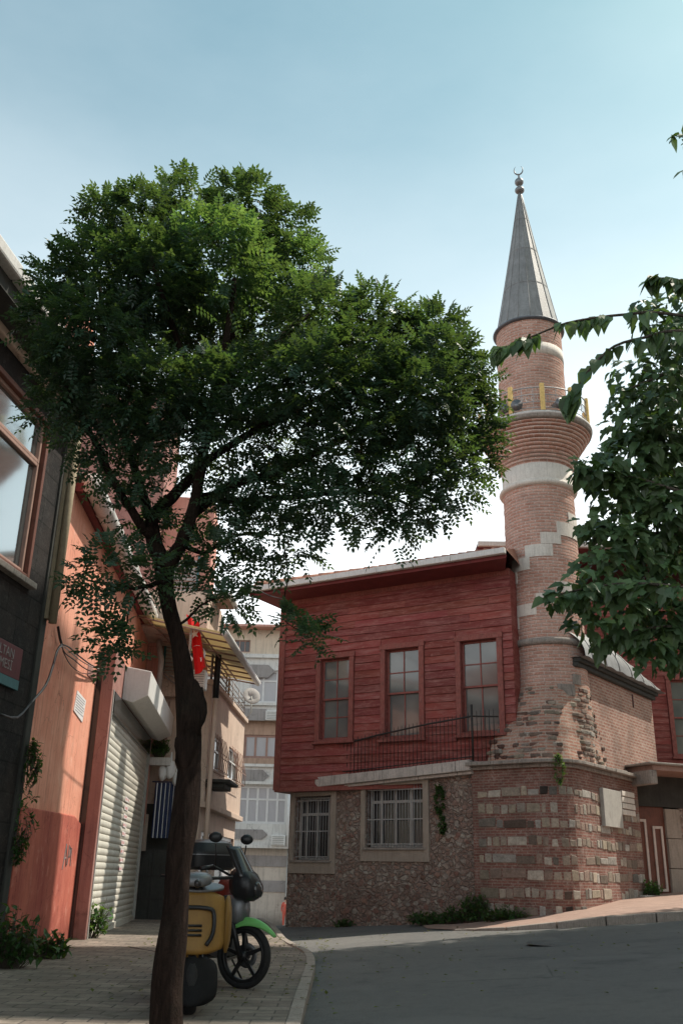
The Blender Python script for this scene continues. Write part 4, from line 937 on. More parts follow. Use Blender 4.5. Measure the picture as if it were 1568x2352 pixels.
# cables strung along the walls
def catenary(p,q,sag,n=10): return [p.lerp(q,i/n)-Vector((0,0,sag*4*(i/n)*(1-i/n))) for i in range(n+1)]
def cpx(fr,pts,o): return [fr.w(fr.sz(u,v,o)[0],o,fr.sz(u,v,o)[1]) for u,v in pts]
cb=empty('wall_cables',FP.w(rk+.3,.1,3.5),0,label='bundle of black and pale cables looped along the orange red wall to the shop front',cat='cables')
def smooth(pts,k=3):
    out=[]
    for i in range(len(pts)-1):
        p0=pts[max(i-1,0)];p1=pts[i];p2=pts[i+1];p3=pts[min(i+2,len(pts)-1)]
        for j in range(k):
            t=j/k; out.append(.5*((2*p1)+(p2-p0)*t+(2*p0-5*p1+4*p2-p3)*t*t+(3*p1-p0-3*p2+p3)*t**3))
    return out+[pts[-1]]
for pts,o,r,m in (([(0,1640),(40,1648),(75,1610),(105,1575),(122,1530),(132,1495),(142,1480)],.12,.016,'cable'),([(142,1480),(160,1487),(180,1505),(210,1527),(240,1540),(262,1528)],.12,.011,'cable'),
   ([(142,1483),(150,1500),(170,1515),(200,1538),(235,1545),(262,1532)],.10,.009,'cable'),([(125,1525),(130,1500),(143,1484),(165,1500),(190,1520),(225,1536),(260,1534)],.15,.008,'cable_white'),
   ([(75,1612),(108,1570),(124,1524)],.14,.009,'cable_white'),([(145,1495),(165,1530),(200,1548),(250,1530)],.08,.007,'cable'),([(142,1478),(138,1465),(134,1440)],.05,.02,'cable')):
    mb=MB(); mb.tube(smooth(cpx(FP,pts,o)),r,6); mb.build('cable',M[m],cb)
# ---------------------------------------------------------------- mauve house behind, with bay, dark shop and awning cloth
pk=FP.thing('mauve_house',re_+2,0,.1,label='taller mauve plastered house beyond the red one with a louvred bay over a dark stall',cat='house')
p0=re_+.03; p1=re_+3.0; cX=p0+.55
mb=MB(); grid_wall(FP,mb,p0,p1,-.3,13.5,[],th=7); mb.build('wall',M['mauve_plaster'],pk)
FX=Fr((FP.w(cX,0,0).x,FP.w(cX,0,0).y),(nP.x,nP.y))   # cross wall facing the camera: s runs out into the street
XR=1.35
mb=MB(); FP.box(mb,p0,p0+.3,.0,.30,2.2,gz+2.6); FP.box(mb,p0,p0+.25,.0,.26,1.75,2.2); mb.build('pilaster',M['pink_plaster'],pk,bevel=.01)
mb=MB(); FP.box(mb,p0+.05,p0+.25,.0,.2,.1,1.74); mb.build('pilaster_foot',M['dull_brown'],pk)
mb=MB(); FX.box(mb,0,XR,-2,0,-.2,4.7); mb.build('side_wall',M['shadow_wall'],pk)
mb=MB(); FX.box(mb,.02,XR+.02,-2.2,-.05,4.72,10.8); bay=mb.build('bay_window',M['pink_plaster'],pk,bevel=.01)
mb=MB()
for k in range(34):
    z=5.6+k*.10; mb.hexa([FX.w(.40,.0,z),FX.w(1.02,.0,z),FX.w(1.02,-.05,z),FX.w(.40,-.05,z),FX.w(.40,-.03,z+.08),FX.w(1.02,-.03,z+.08),FX.w(1.02,-.05,z+.085),FX.w(.40,-.05,z+.085)])
mb.build('louvre',M['frame_grey'],bay)
mb=MB(); FX.box(mb,.34,.40,-.05,.02,5.5,9.1); FX.box(mb,1.02,1.08,-.05,.02,5.5,9.1); mb.build('louvre_frame',M['sign_blue'],bay)
r=pxr(FX,372,1548,432,1600,.3); mb=MB(); FX.box(mb,r[0],r[1],.0,.30,r[2],r[3]); 
for k in range(3): FX.box(mb,r[0]-.02,r[1]+.02,.0,.34-.03*k,r[3]-.03-.13*k,r[3]-.13*k)
mb.build('stall_fascia',M['beige_plaster'],pk,bevel=.02)
r=pxr(FX,384,1612,432,1700,.02); mb=MB(); ring(FX,mb,r[0],r[1],r[2],r[3],.05,.005,.05); FX.box(mb,(r[0]+r[1])/2-.015,(r[0]+r[1])/2+.015,.005,.04,r[2]+.05,r[3]-.05); w=mb.build('window',M['dull_brown'],pk); mb=MB(); FX.box(mb,r[0]+.05,r[1]-.05,.002,.02,r[2]+.05,r[3]-.05); mb.build('pane',M['glass_dark'],w)
r=pxr(FX,302,1948,400,2118,.25); gz0=.14
gt=MB(); FX.box(gt,r[0]+.02,XR-.1,.235,.25,gz0+.02,r[3]-.02); gp=gt.build('gate',M['shadow_wall'],pk)
gt=MB()
for s in (r[0]+.02,r[0]+.45,r[0]+.9): FX.box(gt,s-.012,s+.012,.25,.27,gz0,r[3])
for z in (gz0+.01,gz0+.45,gz0+.95,r[3]-.02): FX.box(gt,r[0],XR-.1,.25,.265,z-.012,z+.012)
gt.build('gate_bars',M['iron'],gp)
mb=MB(); q=pxr(FX,318,1870,338,1955,.32); FX.box(mb,q[0],q[1],.25,.36,q[2],q[3]); mb.build('meter_box',M['surround'],pk,bevel=.01)
# striped cloth hanging in front of the stall
c0,c1,zc0,zc1=pxr(FX,352,1798,406,1925,.35)
mb=MB(); n=28;vs=[]
for i in range(n+1):
    s=c0+(c1-c0)*i/n
    for j in range(5): vs.append(FX.w(s,.35+.03*math.sin(i*1.4)*(1-j*.1),zc0+(zc1-zc0)*j/4))
for i in range(n):
    mb.m=1 if i%5==2 else 0
    mb.add([vs[i*5+j] for j in range(5)]+[vs[(i+1)*5+j] for j in range(5)],[(j,5+j,6+j,j+1) for j in range(4)])
mb.m=0; mb.tube([FX.w(c0-.08,.35,zc1+.02),FX.w(c1+.08,.35,zc1+.02)],.015,6)
tag(mb.build('awning_cloth',[M['cloth_blue'],M['flag_white']]),'blue cloth with white stripes hanging across the dark stall','cloth')
# plastic bags and planter above the cloth
def blob(mb,c,r,seed,sz=(1,1,1),n=10,amp=.25):
    vs=[];fs=[]
    for i in range(n+1):
        th=math.pi*i/n
        for k in range(n*2):
            ph=math.pi*k/n; d=Vector((math.sin(th)*math.cos(ph),math.sin(th)*math.sin(ph),math.cos(th)))
            q=1+amp*mnoise.noise(d*2.2+Vector((seed,seed*2,0))); vs.append(Vector(c)+Vector((d.x*sz[0],d.y*sz[1],d.z*sz[2]))*r*q)
    m=n*2
    for i in range(n):
        for k in range(m): fs.append((i*m+k,(i+1)*m+k,(i+1)*m+(k+1)%m,i*m+(k+1)%m))
    s=mb.sm; mb.sm=True; mb.add(vs,fs); mb.sm=s
for k,(u,v,r) in enumerate(((392,1768,.17),(374,1775,.14),(406,1790,.13))):
    a=FX.sz(u,v,.4); mb=MB(); c=FX.w(a[0],.4,a[1]); blob(mb,c,r*.9,k*3.1,(.8,.8,1.4)); mb.tube([c+Vector((0,0,r)),c+Vector((0,0,r+.25))],[.04,.012],6)
    tag(mb.build('plastic_bag',M['flag_white']),['largest white plastic bag hanging over the striped cloth','small white bag nearest the cream shutter above the striped cloth','low white bag hanging half behind the tree trunk'][k],'bag','white bags hanging at the dark shop')
# ---------------------------------------------------------------- leaves and plants
def leafmesh(mb,p,d,up,L,Wd,fold=.25,droop=.2,kind='leaflet'):
    d=d.normalized(); s=d.cross(up)
    s=s.normalized() if s.length>1e-5 else d.orthogonal().normalized(); nn=s.cross(d)
    def P(x,y): return p+d*(L*x)+s*(Wd*y)+nn*(abs(y)*fold*Wd-droop*L*x*x)
    if kind=='leaflet':
        mb.add([P(0,0),P(.35,.5),P(1,0),P(.35,-.5)],[(0,1,2,3)])
    elif kind=='ovate':
        mb.add([P(0,0),P(.12,.42),P(.42,.5),P(.75,.26),P(1.05,0),P(.75,-.26),P(.42,-.5),P(.12,-.42),P(.45,0)],[(0,1,2,8),(8,2,3,4),(0,8,6,7),(8,4,5,6)])
    else: # lobed
        mb.add([P(0,0),P(-.05,.32),P(.22,.40),P(.30,.62),P(.52,.50),P(.50,.24),P(.72,.30),P(1.05,0),P(.72,-.30),P(.50,-.24),P(.52,-.50),P(.30,-.62),P(.22,-.40),P(-.05,-.32),P(.45,0)],
          [(0,1,2,14),(2,3,4,5),(2,5,14),(5,6,7,14),(14,7,8,9),(14,9,12),(9,10,11,12),(0,14,12,13)])
def rv(): 
    while 1:
        v=Vector((random.uniform(-1,1),random.uniform(-1,1),random.uniform(-1,1)))
        if .05<v.length<1: return v
def pinnate(mb,p,d,L,n,lw,ll,tone):
    d=d.normalized(); up=Vector((0,0,1))
    side=d.cross(up); side=side.normalized() if side.length>.1 else Vector((1,0,0)); nrm=side.cross(d).normalized()
    roll=random.uniform(-.6,.6); side=(side*math.cos(roll)+nrm*math.sin(roll)).normalized(); nrm=side.cross(d).normalized()
    for i in range(n):
        t=(i+.6)/n; q=p+d*(L*t)-Vector((0,0,1))*(L*.22*t*t)
        k=tone*random.uniform(.8,1.2); mb.cur=(k*random.uniform(.9,1.1),k,k*random.uniform(.85,1.1))
        for sg in (-1,1):
            leafmesh(mb,q,side*sg+d*.35+nrm*random.uniform(-.25,.1),nrm,ll*random.uniform(.85,1.1),lw,.18,.25)
    leafmesh(mb,p+d*L-Vector((0,0,1))*(L*.22),d,nrm,ll*1.1,lw,.18,.25)
def px3(u,v,Y): return atY(u,v,Y)
# --- street tree
TY=7.4
tree=empty('street_tree',atZ(400,2400,SW),0,label='leaning robinia tree with a dark trunk and broad green crown in front of the houses',cat='tree')
tr=[(372,2470,98),(383,2352,86),(391,2230,68),(402,2100,58),(413,1990,55),(424,1900,56),(431,1824,54),(438,1750,49),(438,1690,56),(434,1620,54),(425,1548,43),(405,1460,38),(388,1400,34),(379,1350,36),(376,1300,46)]
mb=MB()
P_=[px3(u,v,TY) for u,v,w in tr]
def pr(w,p): return w/2/F_*(p.y*math.cos(PIT)+(p.z-CAMH)*math.sin(PIT))
P_[0].z=SW-.15
mb.tube(smooth(P_,4),[pr(a,p) for a,p in zip([tr[min(int(i/4),len(tr)-1)][2]*(1-(i%4)/4)+tr[min(int(i/4)+1,len(tr)-1)][2]*((i%4)/4) for i in range((len(tr)-1)*4+1)],smooth(P_,4))],16)
# displace for ridges
mb.v=[tuple(Vector(p)+Vector((mnoise.noise(Vector(p)*Vector((5,5,1.3)) if False else Vector((p[0]*6,p[1]*6,p[2]*1.6))),mnoise.noise(Vector((p[1]*6+9,p[0]*6,p[2]*1.6))),0))*.042) for p in mb.v]
blob(mb,px3(440,1635,TY),.105,2.2,(1,1,2.4),12,.35); blob(mb,px3(430,1715,TY),.095,5.2,(1,1,2.2),12,.3)
mb.build('trunk',M['bark'],tree)
limbs=[([(376,1305),(352,1235),(350,1190),(395,1140),(440,1095),(470,1030),(480,930)],TY,TY+.2,40,16),([(380,1305),(405,1270),(432,1210),(452,1140),(468,1050),(490,920),(520,780),(540,640)],TY,TY-.3,38,12),
 ([(350,1235),(300,1170),(250,1080),(200,980),(150,880)],TY,TY-.5,24,9),([(440,1180),(520,1120),(640,1080),(780,1010),(900,940),(1000,880)],TY,TY+.3,26,9),([(480,1000),(430,850),(380,700),(340,560)],TY-.1,TY-.6,20,7),
 ([(480,950),(600,820),(720,720),(860,740)],TY,TY+.6,20,7),([(470,1060),(600,980),(760,900),(940,830),(1060,900)],TY,TY-.6,20,7),([(452,1140),(560,1150),(700,1140),(860,1130),(960,1170)],TY,TY+.2,20,6),
 ([(378,1330),(330,1350),(270,1345),(200,1330)],TY,TY-.5,14,4),([(420,1250),(470,1270),(540,1230),(640,1230)],TY,TY+.5,14,4),([(350,1210),(290,1010),(240,820),(230,640)],TY,TY+.7,22,8),([(500,860),(560,700),(600,560),(560,470)],TY,TY+.4,16,6),
 ([(395,1440),(430,1420),(480,1380),(530,1370)],TY,TY-.2,8,3),([(330,1350),(300,1400),(290,1440)],TY-.3,TY-.4,6,3),([(650,1230),(660,1330),(650,1420),(690,1450)],TY+.4,TY-.2,4,2)]
for pts,y0,y1,w0,w1 in limbs:
    n=len(pts); q=[px3(u,v,y0+(y1-y0)*i/(n-1)) for i,(u,v) in enumerate(pts)]; q=smooth(q,3); m=len(q)
    mb=MB(); q=[p+rv()*.012 for p in q]; mb.tube(q,[pr(w0+(w1-w0)*i/(m-1),p) for i,p in enumerate(q)],8); mb.build('branch',M['bark'],tree)
# crown clumps: (u, v, radius px, distance)
CL=[(430,480,70,7.6),(560,500,80,7.4),(650,520,55,7.7),(330,510,75,7.2),(250,500,50,7.4),(500,600,110,7.0),(640,620,90,7.9),(350,640,110,6.8),(230,640,100,7.2),(140,640,55,7.4),(122,735,62,7.0),(220,780,110,6.7),(360,790,110,7.6),
 (480,740,100,8.3),(600,740,90,8.2),(690,700,60,7.6),(690,600,40,7.8),(740,740,80,7.2),(860,740,75,7.5),(820,820,90,6.9),(940,800,75,7.7),(1000,760,50,7.5),(1010,850,80,7.1),(1070,900,60,7.4),(960,920,90,6.9),(1080,980,55,7.5),
 (850,930,100,7.4),(720,880,100,6.8),(600,880,95,7.3),(480,900,90,6.9),(360,910,100,6.8),(240,900,90,7.0),(150,880,60,7.1),(120,940,40,7.4),(200,990,60,7.2),(300,1010,80,7.1),(420,1010,80,7.7),(540,1010,80,7.1),(660,1010,80,7.6),(780,1040,80,7.1),
 (900,1040,85,7.5),(1000,1040,75,7.2),(1080,1050,50,7.5),(1020,1120,55,7.3),(940,1150,60,7.2),(900,1210,45,7.3),(820,1150,60,7.6),(740,1150,60,7.1),(660,1140,65,7.6),(560,1120,60,7.2),(600,1220,60,7.3),(680,1250,40,7.6),(520,1200,50,7.6),(480,1280,40,7.4),(300,1110,50,7.0),(250,1070,40,7.3),
 (320,1180,45,7.4),(260,1290,45,6.9),(320,1320,50,7.0),(210,1330,40,6.9),(370,1230,35,7.6),(470,1340,35,7.4),(520,1390,25,7.3),(600,1300,25,7.5)]
SM=[(262,1440,34,7.0),(250,1480,32,7.0),(280,1478,26,6.95),(690,1440,30,7.2),(720,1465,28,7.2),(660,1425,22,7.2),(560,1380,16,7.3),(180,1335,20,6.9)]
cr=MB()
def clump(u,v,rp,Y,dens,br=1):
    c=px3(u,v,Y); R=rp/F_*(c.y*math.cos(PIT)+(c.z-CAMH)*math.sin(PIT)); n=int(dens*R*R)
    for _ in range(n):
        o=rv(); o=o.normalized()*(o.length**.45); p=c+Vector((o.x*R,o.y*R*1.25,o.z*R*.92))
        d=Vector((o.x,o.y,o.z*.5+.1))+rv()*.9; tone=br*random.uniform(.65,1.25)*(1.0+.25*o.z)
        pinnate(cr,p,d,random.uniform(.12,.20),random.randint(4,6),.031,.053,tone)
for u,v,r,Y in CL: clump(u,v,r*random.uniform(.84,1.0),Y,(1900 if u<330 and v>850 else 2500)*random.uniform(.7,1.15)*(.66 if v>1000 else 1),1.8 if (480<u<740 and 560<v<800) else .85)  # middle clumps coloured brighter to stand in for sunlit leaves, others darker
for u,v,r,Y in SM: clump(u,v,r,Y,2000)
for _ in range(1500):   # loose sprays that break the outline
    u,v,r,Y=random.choice(CL); a=random.uniform(0,6.28); k=random.uniform(.9,1.22)
    p=px3(u+r*k*math.cos(a),v+r*k*math.sin(a)*.95,Y+random.uniform(-.4,.4)); pinnate(cr,p,Vector((math.cos(a),random.uniform(-.5,.5),-math.sin(a)+.2)),random.uniform(.11,.18),5,.028,.05,random.uniform(.7,1.2))
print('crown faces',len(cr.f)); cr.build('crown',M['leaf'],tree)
# --- large leaved tree on the right
mt=empty('mulberry_tree',(4.9,6.6,ground(4.9,6.6)),0,label='large leaved fig or mulberry tree reaching in from the right edge',cat='tree')
mb=MB(); q=smooth([Vector((4.9,6.6,-.1)),Vector((4.8,6.6,1.2)),Vector((4.5,6.7,2.4)),Vector((4.2,6.6,3.4)),Vector((3.9,6.6,4.6)),Vector((3.7,6.5,5.6))],4); mb.tube(q,[.17-.10*i/(len(q)-1) for i in range(len(q))],12); mb.build('trunk',M['bark2'],mt)
BR=[([(1700,900),(1568,850),(1500,870),(1430,900)],6.2,14),([(1700,800),(1600,735),(1500,718),(1440,722),(1380,728),(1300,742),(1240,765),(1180,790),(1135,805)],5.6,9),([(1650,800),(1560,760),(1480,775),(1410,795),(1360,840),(1325,890),(1305,915)],5.5,9),
 ([(1700,1150),(1568,1130),(1470,1100),(1400,1090),(1340,1080)],6,10),([(1700,1380),(1568,1350),(1450,1340),(1350,1350),(1270,1370)],5.8,10),([(1700,1480),(1568,1440),(1450,1450),(1370,1480)],6,9),([(1700,700),(1620,660),(1540,640),(1500,640)],5.6,8),([(1700,330),(1600,320),(1540,310)],5.4,6),
 ([(1700,1000),(1580,1000),(1480,990),(1420,1010)],6.3,11),([(1700,1250),(1580,1230),(1450,1220),(1380,1200)],6.3,10)]
for pts,Y,w in BR:
    q=smooth([px3(u,v,Y) for u,v in pts],3); m=len(q); mb=MB(); mb.tube(q,[pr(w*(1-.7*i/(m-1)),p) for i,p in enumerate(q)],6); mb.build('branch',M['bark2'],mt)
ml=MB()
def bigleaf(p,d,L,kind,tone=None):
    k=tone or random.choice([.6,.8,1,1.15,1.4,1.7])*random.uniform(.9,1.1); ml.cur=(k*random.uniform(.9,1.15),k,k*random.uniform(.85,1.15))
    leafmesh(ml,p,d,rv()*.5+Vector((0,-.5,1)),L,L*random.uniform(.62,.78),random.uniform(.1,.4),random.uniform(.1,.35),kind)
def along(pts,Y,n,L,kind,fall=.9,u0=0):
    q=smooth([px3(u,v,Y) for u,v in pts],6)
    for _ in range(n):
        i=random.uniform(u0,1)*(len(q)-1.001); a=int(i); p=q[a].lerp(q[a+1],i-a); t=(q[a+1]-q[a]).normalized()
        bigleaf(p+rv()*.02,t*.5+rv()*.7+Vector((0,0,-fall)),L*random.uniform(.6,1.15),kind)
along(BR[1][0],5.6,46,.125,'ovate'); along(BR[1][0],5.6,14,.15,'ovate',1.0,.8); along(BR[2][0],5.5,46,.13,'ovate'); along(BR[2][0],5.5,7,.17,'ovate',1.0,.85); along(BR[6][0],5.6,40,.14,'ovate'); along(BR[7][0],5.4,26,.13,'ovate',.3); 
along([(1640,360),(1600,380),(1560,395)],5.4,10,.12,'ovate',.3)
for b in (BR[3],BR[4],BR[5],BR[8],BR[9]): along(b[0],b[1],60,.15,'lobed',.6)
MC=[(1480,720,35,5.9),(1540,720,50,6.2),(1450,860,50,6.4),(1530,840,70,6.6),(1600,900,110,6.6),(1460,950,70,6.3),(1560,1000,90,6.6),(1440,1050,60,6.2),(1380,1060,40,6.0),(1500,1100,85,6.4),(1600,1100,110,6.4),(1400,1130,50,6.1),(1480,1200,80,6.3),(1570,1230,90,6.6),(1420,1240,60,6.1),(1380,1310,55,6.0),
 (1330,1350,40,5.8),(1275,1368,28,5.8),(1460,1320,75,6.2),(1550,1340,90,6.4),(1420,1400,60,6.0),(1500,1430,75,6.3),(1580,1460,80,6.2),(1490,1500,40,6.1),(1350,1425,35,5.9),(1340,1080,28,5.9),(1360,1200,30,6.0),(1660,700,100,6.5),(1700,1200,140,6.8),(1700,1450,120,6.6),(1530,900,60,6.0),(1560,780,60,6.0),(1500,1000,60,6.1),(1545,1150,60,6.1)]
for u,v,rp,Y in MC:
    c=px3(u,v,Y); R=rp/F_*(c.y*math.cos(PIT)+(c.z-CAMH)*math.sin(PIT)); n=int(2050*R*R)+8
    for _ in range(n):
        o=rv(); o=o.normalized()*(o.length**.5); p=c+Vector((o.x*R,o.y*R*1.3,o.z*R))
        bigleaf(p,Vector((o.x-.1,o.y-.2,o.z*.4-.7))+rv()*.7,random.uniform(.06,.125),'lobed' if random.random()<.7 else 'ovate')

cy=empty('shadow_cypress',(11.9,19.55,ground(11.9,19.5)),0,label='added unseen cypress beside the apartment block on the right, its leaves breaking up the shadow edge',cat='tree')  # unseen tree added so its leaves roughen the block's shadow edge
c2=MB()
for _ in range(5200):
    z=random.uniform(1.5,27); rr=1.0*math.sin(min(1,(27.5-z)/14)*1.57)*random.random()**.5; a=random.uniform(0,6.28); zz=z+.4*math.sin(a*3+z)
    leafmesh(c2,Vector((11.9+rr*math.cos(a),19.5+rr*math.sin(a),zz)),rv()+Vector((0,0,.6)),rv(),.30,.14,.1,.1)
c2.build('foliage',M['leaf'],cy); mb=MB(); mb.tube([(11.9,19.5,-.2),(11.9,19.5,26)],[.2,.04],8); mb.build('trunk',M['bark'],cy)
print('mulberry faces',len(ml.f)); ml.build('crown',M['leaf_mul'],mt)
# --- weeds and wall plants
def weed(name,cat,label,base,n,R,H,L,kind='ovate',tone=1,group=None,dirn=None,mat='leaf_weed',vine=False):
    base=Vector(base); t=empty(name,base,0,label=label,cat=cat,group=group); a=MB(); b=MB()
    for _ in range(n):
        an=random.uniform(0,6.28); r=R*random.random()**.6; h=H*random.uniform(.35,1)*(1-.35*r/R)
        tip=base+Vector((math.cos(an)*r,math.sin(an)*r*.6,h)) if not vine else base+Vector((math.cos(an)*r*.7,0,math.sin(an)*H*.5))
        if dirn is not None: tip+=Vector(dirn)*abs(random.gauss(0,.04))
        st=base+Vector((math.cos(an)*r*.4,math.sin(an)*r*.25,0)) if not vine else base.lerp(tip,.5)
        if dirn is not None and vine: st=base+Vector((tip.x-base.x,tip.y-base.y,tip.z-base.z))*.6
        if n<260: b.tube([st,st.lerp(tip,.55)+Vector((0,0,.02)),tip],[.006,.004,.002],4)
        for k in range(4):
            p=st.lerp(tip,random.uniform(.35,1)); q=tone*random.uniform(.6,1.3); a.cur=(q*random.uniform(.9,1.3),q,q*.9)
            leafmesh(a,p,rv()+Vector((0,-.2,.25)),rv()*.4+Vector((0,0,1)),L*random.uniform(.6,1.2),L*random.uniform(.4,.6),.25,.35,kind)
    a.build('leaves',M[mat],t)
    if b.v: b.build('stems',M['bark2'],t)
    return t
def onL(u,v,o=.12):
    q=FL.sz(u,v,o); return FL.w(q[0],o,q[1])
def base(u,v,fr,o):
    q=fr.sz(u,v,o); p=fr.w(q[0],o,0); p.z=ground(p.x,p.y); return p
weed('weed','plant','largest dark weed clump at the foot of the joint between rubble wall and striped block',base(1090,2110,FL,.25),220,.38,.72,.09,group='weeds along the foot of the stone wall')
weed('weed','plant','low spreading weed below the striped stone block beside the largest clump',base(1165,2115,FL,.3),200,.60,.36,.08,group='weeds along the foot of the stone wall')
weed('weed','plant','low dark weed under the right side of the large grilled window',base(985,2120,FL,.25),180,.55,.30,.08,group='weeds along the foot of the stone wall')
weed('weed','plant','weed clump just left of the largest one below the rubble wall',base(1040,2118,FL,.25),120,.30,.42,.08,group='weeds along the foot of the stone wall')
weed('weed','plant','small isolated weed under the gap between the two grilled windows',base(790,2128,FL,.2),50,.28,.22,.07,group='weeds along the foot of the stone wall')
weed('weed','plant','bright green weed tuft beside the gateway jamb on the sunlit pavement',FS.w(LS-.15,.25,rz(7,.9)),90,.26,.45,.09,tone=1.5)
weed('wall_plant','plant','dark plant growing out of the rubble wall right of the large window',onL(1010,1838,.05),90,.20,.62,.08,dirn=FL.n.to_3d(),vine=True)
weed('wall_plant','plant','smaller plant growing from the rubble wall below the other wall plant',onL(1016,1895,.05),60,.13,.38,.07,dirn=FL.n.to_3d(),vine=True)
p=FL.w(SC_-.05,.1,ZL+.02); weed('wall_plant','plant','yellow green plant hanging over the ledge corner of the striped block',p-Vector((0,0,.12)),70,.22,.6,.06,tone=1.7,dirn=FL.n.to_3d(),vine=True)
q=FP.sz(160,2225,.25); weed('weed','plant','leafy weed with long stems at the foot of the red wall by the shutter',FP.w(FP.sz(190,2190,.2)[0],.22,SW),60,.42,.85,.13,tone=1.3)
weed('weed','plant','low weed in front of the leafy one along the red wall',FP.w(rk+1.0,.28,SW),80,.45,.42,.10,tone=1.0)
weed('weed','plant','dark weed mass in the corner between dark stone building and red wall',FDk.w(-.35,.25,SW),200,.45,.75,.10,tone=.8)
weed('climbing_plant','plant','climbing plant with small leaves on the corner of the dark stone building',FDk.w(-.05,.08,1.95),120,.22,1.5,.07,tone=1.0,dirn=(.9,-.3,0),vine=True)
a=FX.sz(368,1712,.45); pl=weed('potted_plant','plant','bushy potted plant on the shelf over the white bags by the shutter hood',FX.w(a[0],.45,a[1]-.28),150,.30,.62,.09,tone=1.7)
mb=MB(); FX.box(mb,a[0]-.3,a[0]+.3,.33,.55,a[1]-.48,a[1]-.29); mb.build('planter',M['gutter_white'],pl,bevel=.01)
# --- dry leaves and litter along the kerbs
mb=MB()
for _ in range(420):
    x=random.choice([kx(random.uniform(9,20))+abs(random.gauss(0,.12)),random.uniform(-3,-.4),random.uniform(0,6)]); y=random.uniform(8.8,20); z=(ground(-1,y)+SW+.02) if x<kx(y) else ground(x,y)+.022
    k=random.uniform(.5,1.3); mb.cur=(k*2.2,k*1.1,k*.7); leafmesh(mb,Vector((x,y,z)),Vector((random.uniform(-1,1),random.uniform(-1,1),.1)),Vector((0,0,1)),.055,.04,.3,.2)
tag(mb.build('fallen_leaves',M['leaf_weed']),'scattered dry fallen leaves on the road and paving','leaf litter',kind='stuff')
# ---------------------------------------------------------------- flag, pipe, beige house with terrace canopy
FB=Fr((-3.0,28.0),(.04,.999)); bs0=FB.sz(487,1584)[0]; bs1=FB.sz(563,1650)[0]
bh=FB.thing('beige_house',(bs0+bs1)/2,0,0,label='beige plastered house with roof terrace, railing and sloping translucent canopy',cat='house')
zp=FB.sz(525,1617)[1]; zc=FB.sz(498,1861)[1]
B1=pxr(FB,487,1690,507,1790); 
bw=[pxr(FB,484,1692,508,1770),pxr(FB,524,1722,547,1795)]
zl=FB.sz(495,1905)[1]
mb=MB(); grid_wall(FB,mb,bs0,bs1,zc,zp,bw,depth=.14,th=4.5); mb.build('wall',M['beige_plaster'],bh)
lw=[(bs0+.5,bs0+2.3,.9,zl-.1),(bs0+2.9,bs1-.25,.9,zl-.1)]
mb=MB(); grid_wall(FB,mb,bs0+.1,bs1-.1,-1,zc-.002,lw,o=-.10,depth=.14,th=4); mb.build('lower_wall',M['beige_plaster'],bh)
mb=MB(); FB.box(mb,bs0-.05,bs1+.06,-.1,.10,zc-.06,zc+.08); FB.box(mb,bs0-.08,bs1+.08,-.2,.10,zp,zp+.13); mb.build('cornice',M['beige_plaster'],bh,bevel=.015)
def simple_window(fr,r,par,nv,nh,frame,glass,fw=.05,d=-.06,grille=False):
    s0,s1,z0,z1=r; f=MB(); ring(fr,f,s0,s1,z0,z1,fw,d-.04,d+.02)
    for k in range(1,nv): s=s0+(s1-s0)*k/nv; fr.box(f,s-fw*.45,s+fw*.45,d-.035,d+.015,z0+fw,z1-fw)
    for t in nh: z=z0+(z1-z0)*t; fr.box(f,s0+fw,s1-fw,d-.03,d+.01,z-fw*.4,z+fw*.4)
    w=f.build('window',M[frame],par); g=MB(); g.poly([fr.w(s0,d-.02,z0),fr.w(s1,d-.02,z0),fr.w(s1,d-.02,z1),fr.w(s0,d-.02,z1)]); g.build('pane',M[glass],w)
    if grille:
        g=MB(); 
        for k in range(7): s=s0-.05+(s1-s0+.1)*k/6; g.tube([fr.w(s,.02,z0-.1),fr.w(s,.22,z0-.05),fr.w(s,.24,z0+.25),fr.w(s,.1,z1)],.012,5)
        for z,o in ((z0-.05,.22),(z0+.25,.24),((z0+z1)/2,.16)): g.tube([fr.w(s0-.05,o,z),fr.w(s1+.05,o,z)],.012,5)
        g.build('grille',M['dull_brown'],w)
    return w
for r in bw: simple_window(FB,r,bh,2,(.6,),'frame_white','glass',grille=True)
for r in lw: simple_window(FB,r,bh,2,(.75,),'frame_white','curtain_glass',.09,-.18)
# terrace: back wall, rail, posts and canopy
mb=MB(); FB.box(mb,bs0,bs1-.4,-4.4,-2.2,zp-.1,zp+2.3); mb.build('terrace_room',M['terrace_wall'],bh)
mb=MB(); FB.box(mb,bs0+.2,bs0+1.2,-2.2,-2.16,zp,zp+2.0); FB.box(mb,bs1-1.5,bs1-.9,-2.2,-2.16,zp,zp+2.0); mb.build('terrace_door',M['frame_white'],bh)
mb=MB()
for z in (.35,.5,.65,.8): mb.tube([FB.w(bs0,-.05,zp+z),FB.w(bs1,-.05,zp+z),FB.w(bs1,-2,zp+z)],.02,6)
k=0; s=bs0
while s<=bs1+.01: mb.tube([FB.w(s,-.05,zp+.1),FB.w(s,-.05,zp+.8)],.022,6); s+=(bs1-bs0)/5
mb.build('terrace_railing',M['cable_white'],bh)
o1=.75; ca=FB.sz(518,1455,o1); cbb=FB.sz(592,1568,o1); zcn=(ca[1]+cbb[1])/2; zlow=zcn; zhi=zlow+.55
mb=MB(); c0,c1=ca[0],cbb[0]
mb.hexa([FB.w(c0,o1,ca[1]),FB.w(c1,o1,cbb[1]),FB.w(c1,-2.2,zhi),FB.w(c0,-2.2,zhi),FB.w(c0,o1,ca[1]+.02),FB.w(c1,o1,cbb[1]+.02),FB.w(c1,-2.2,zhi+.02),FB.w(c0,-2.2,zhi+.02)])
cano=mb.build('canopy',M['canopy_sheet'],bh)
mb=MB()
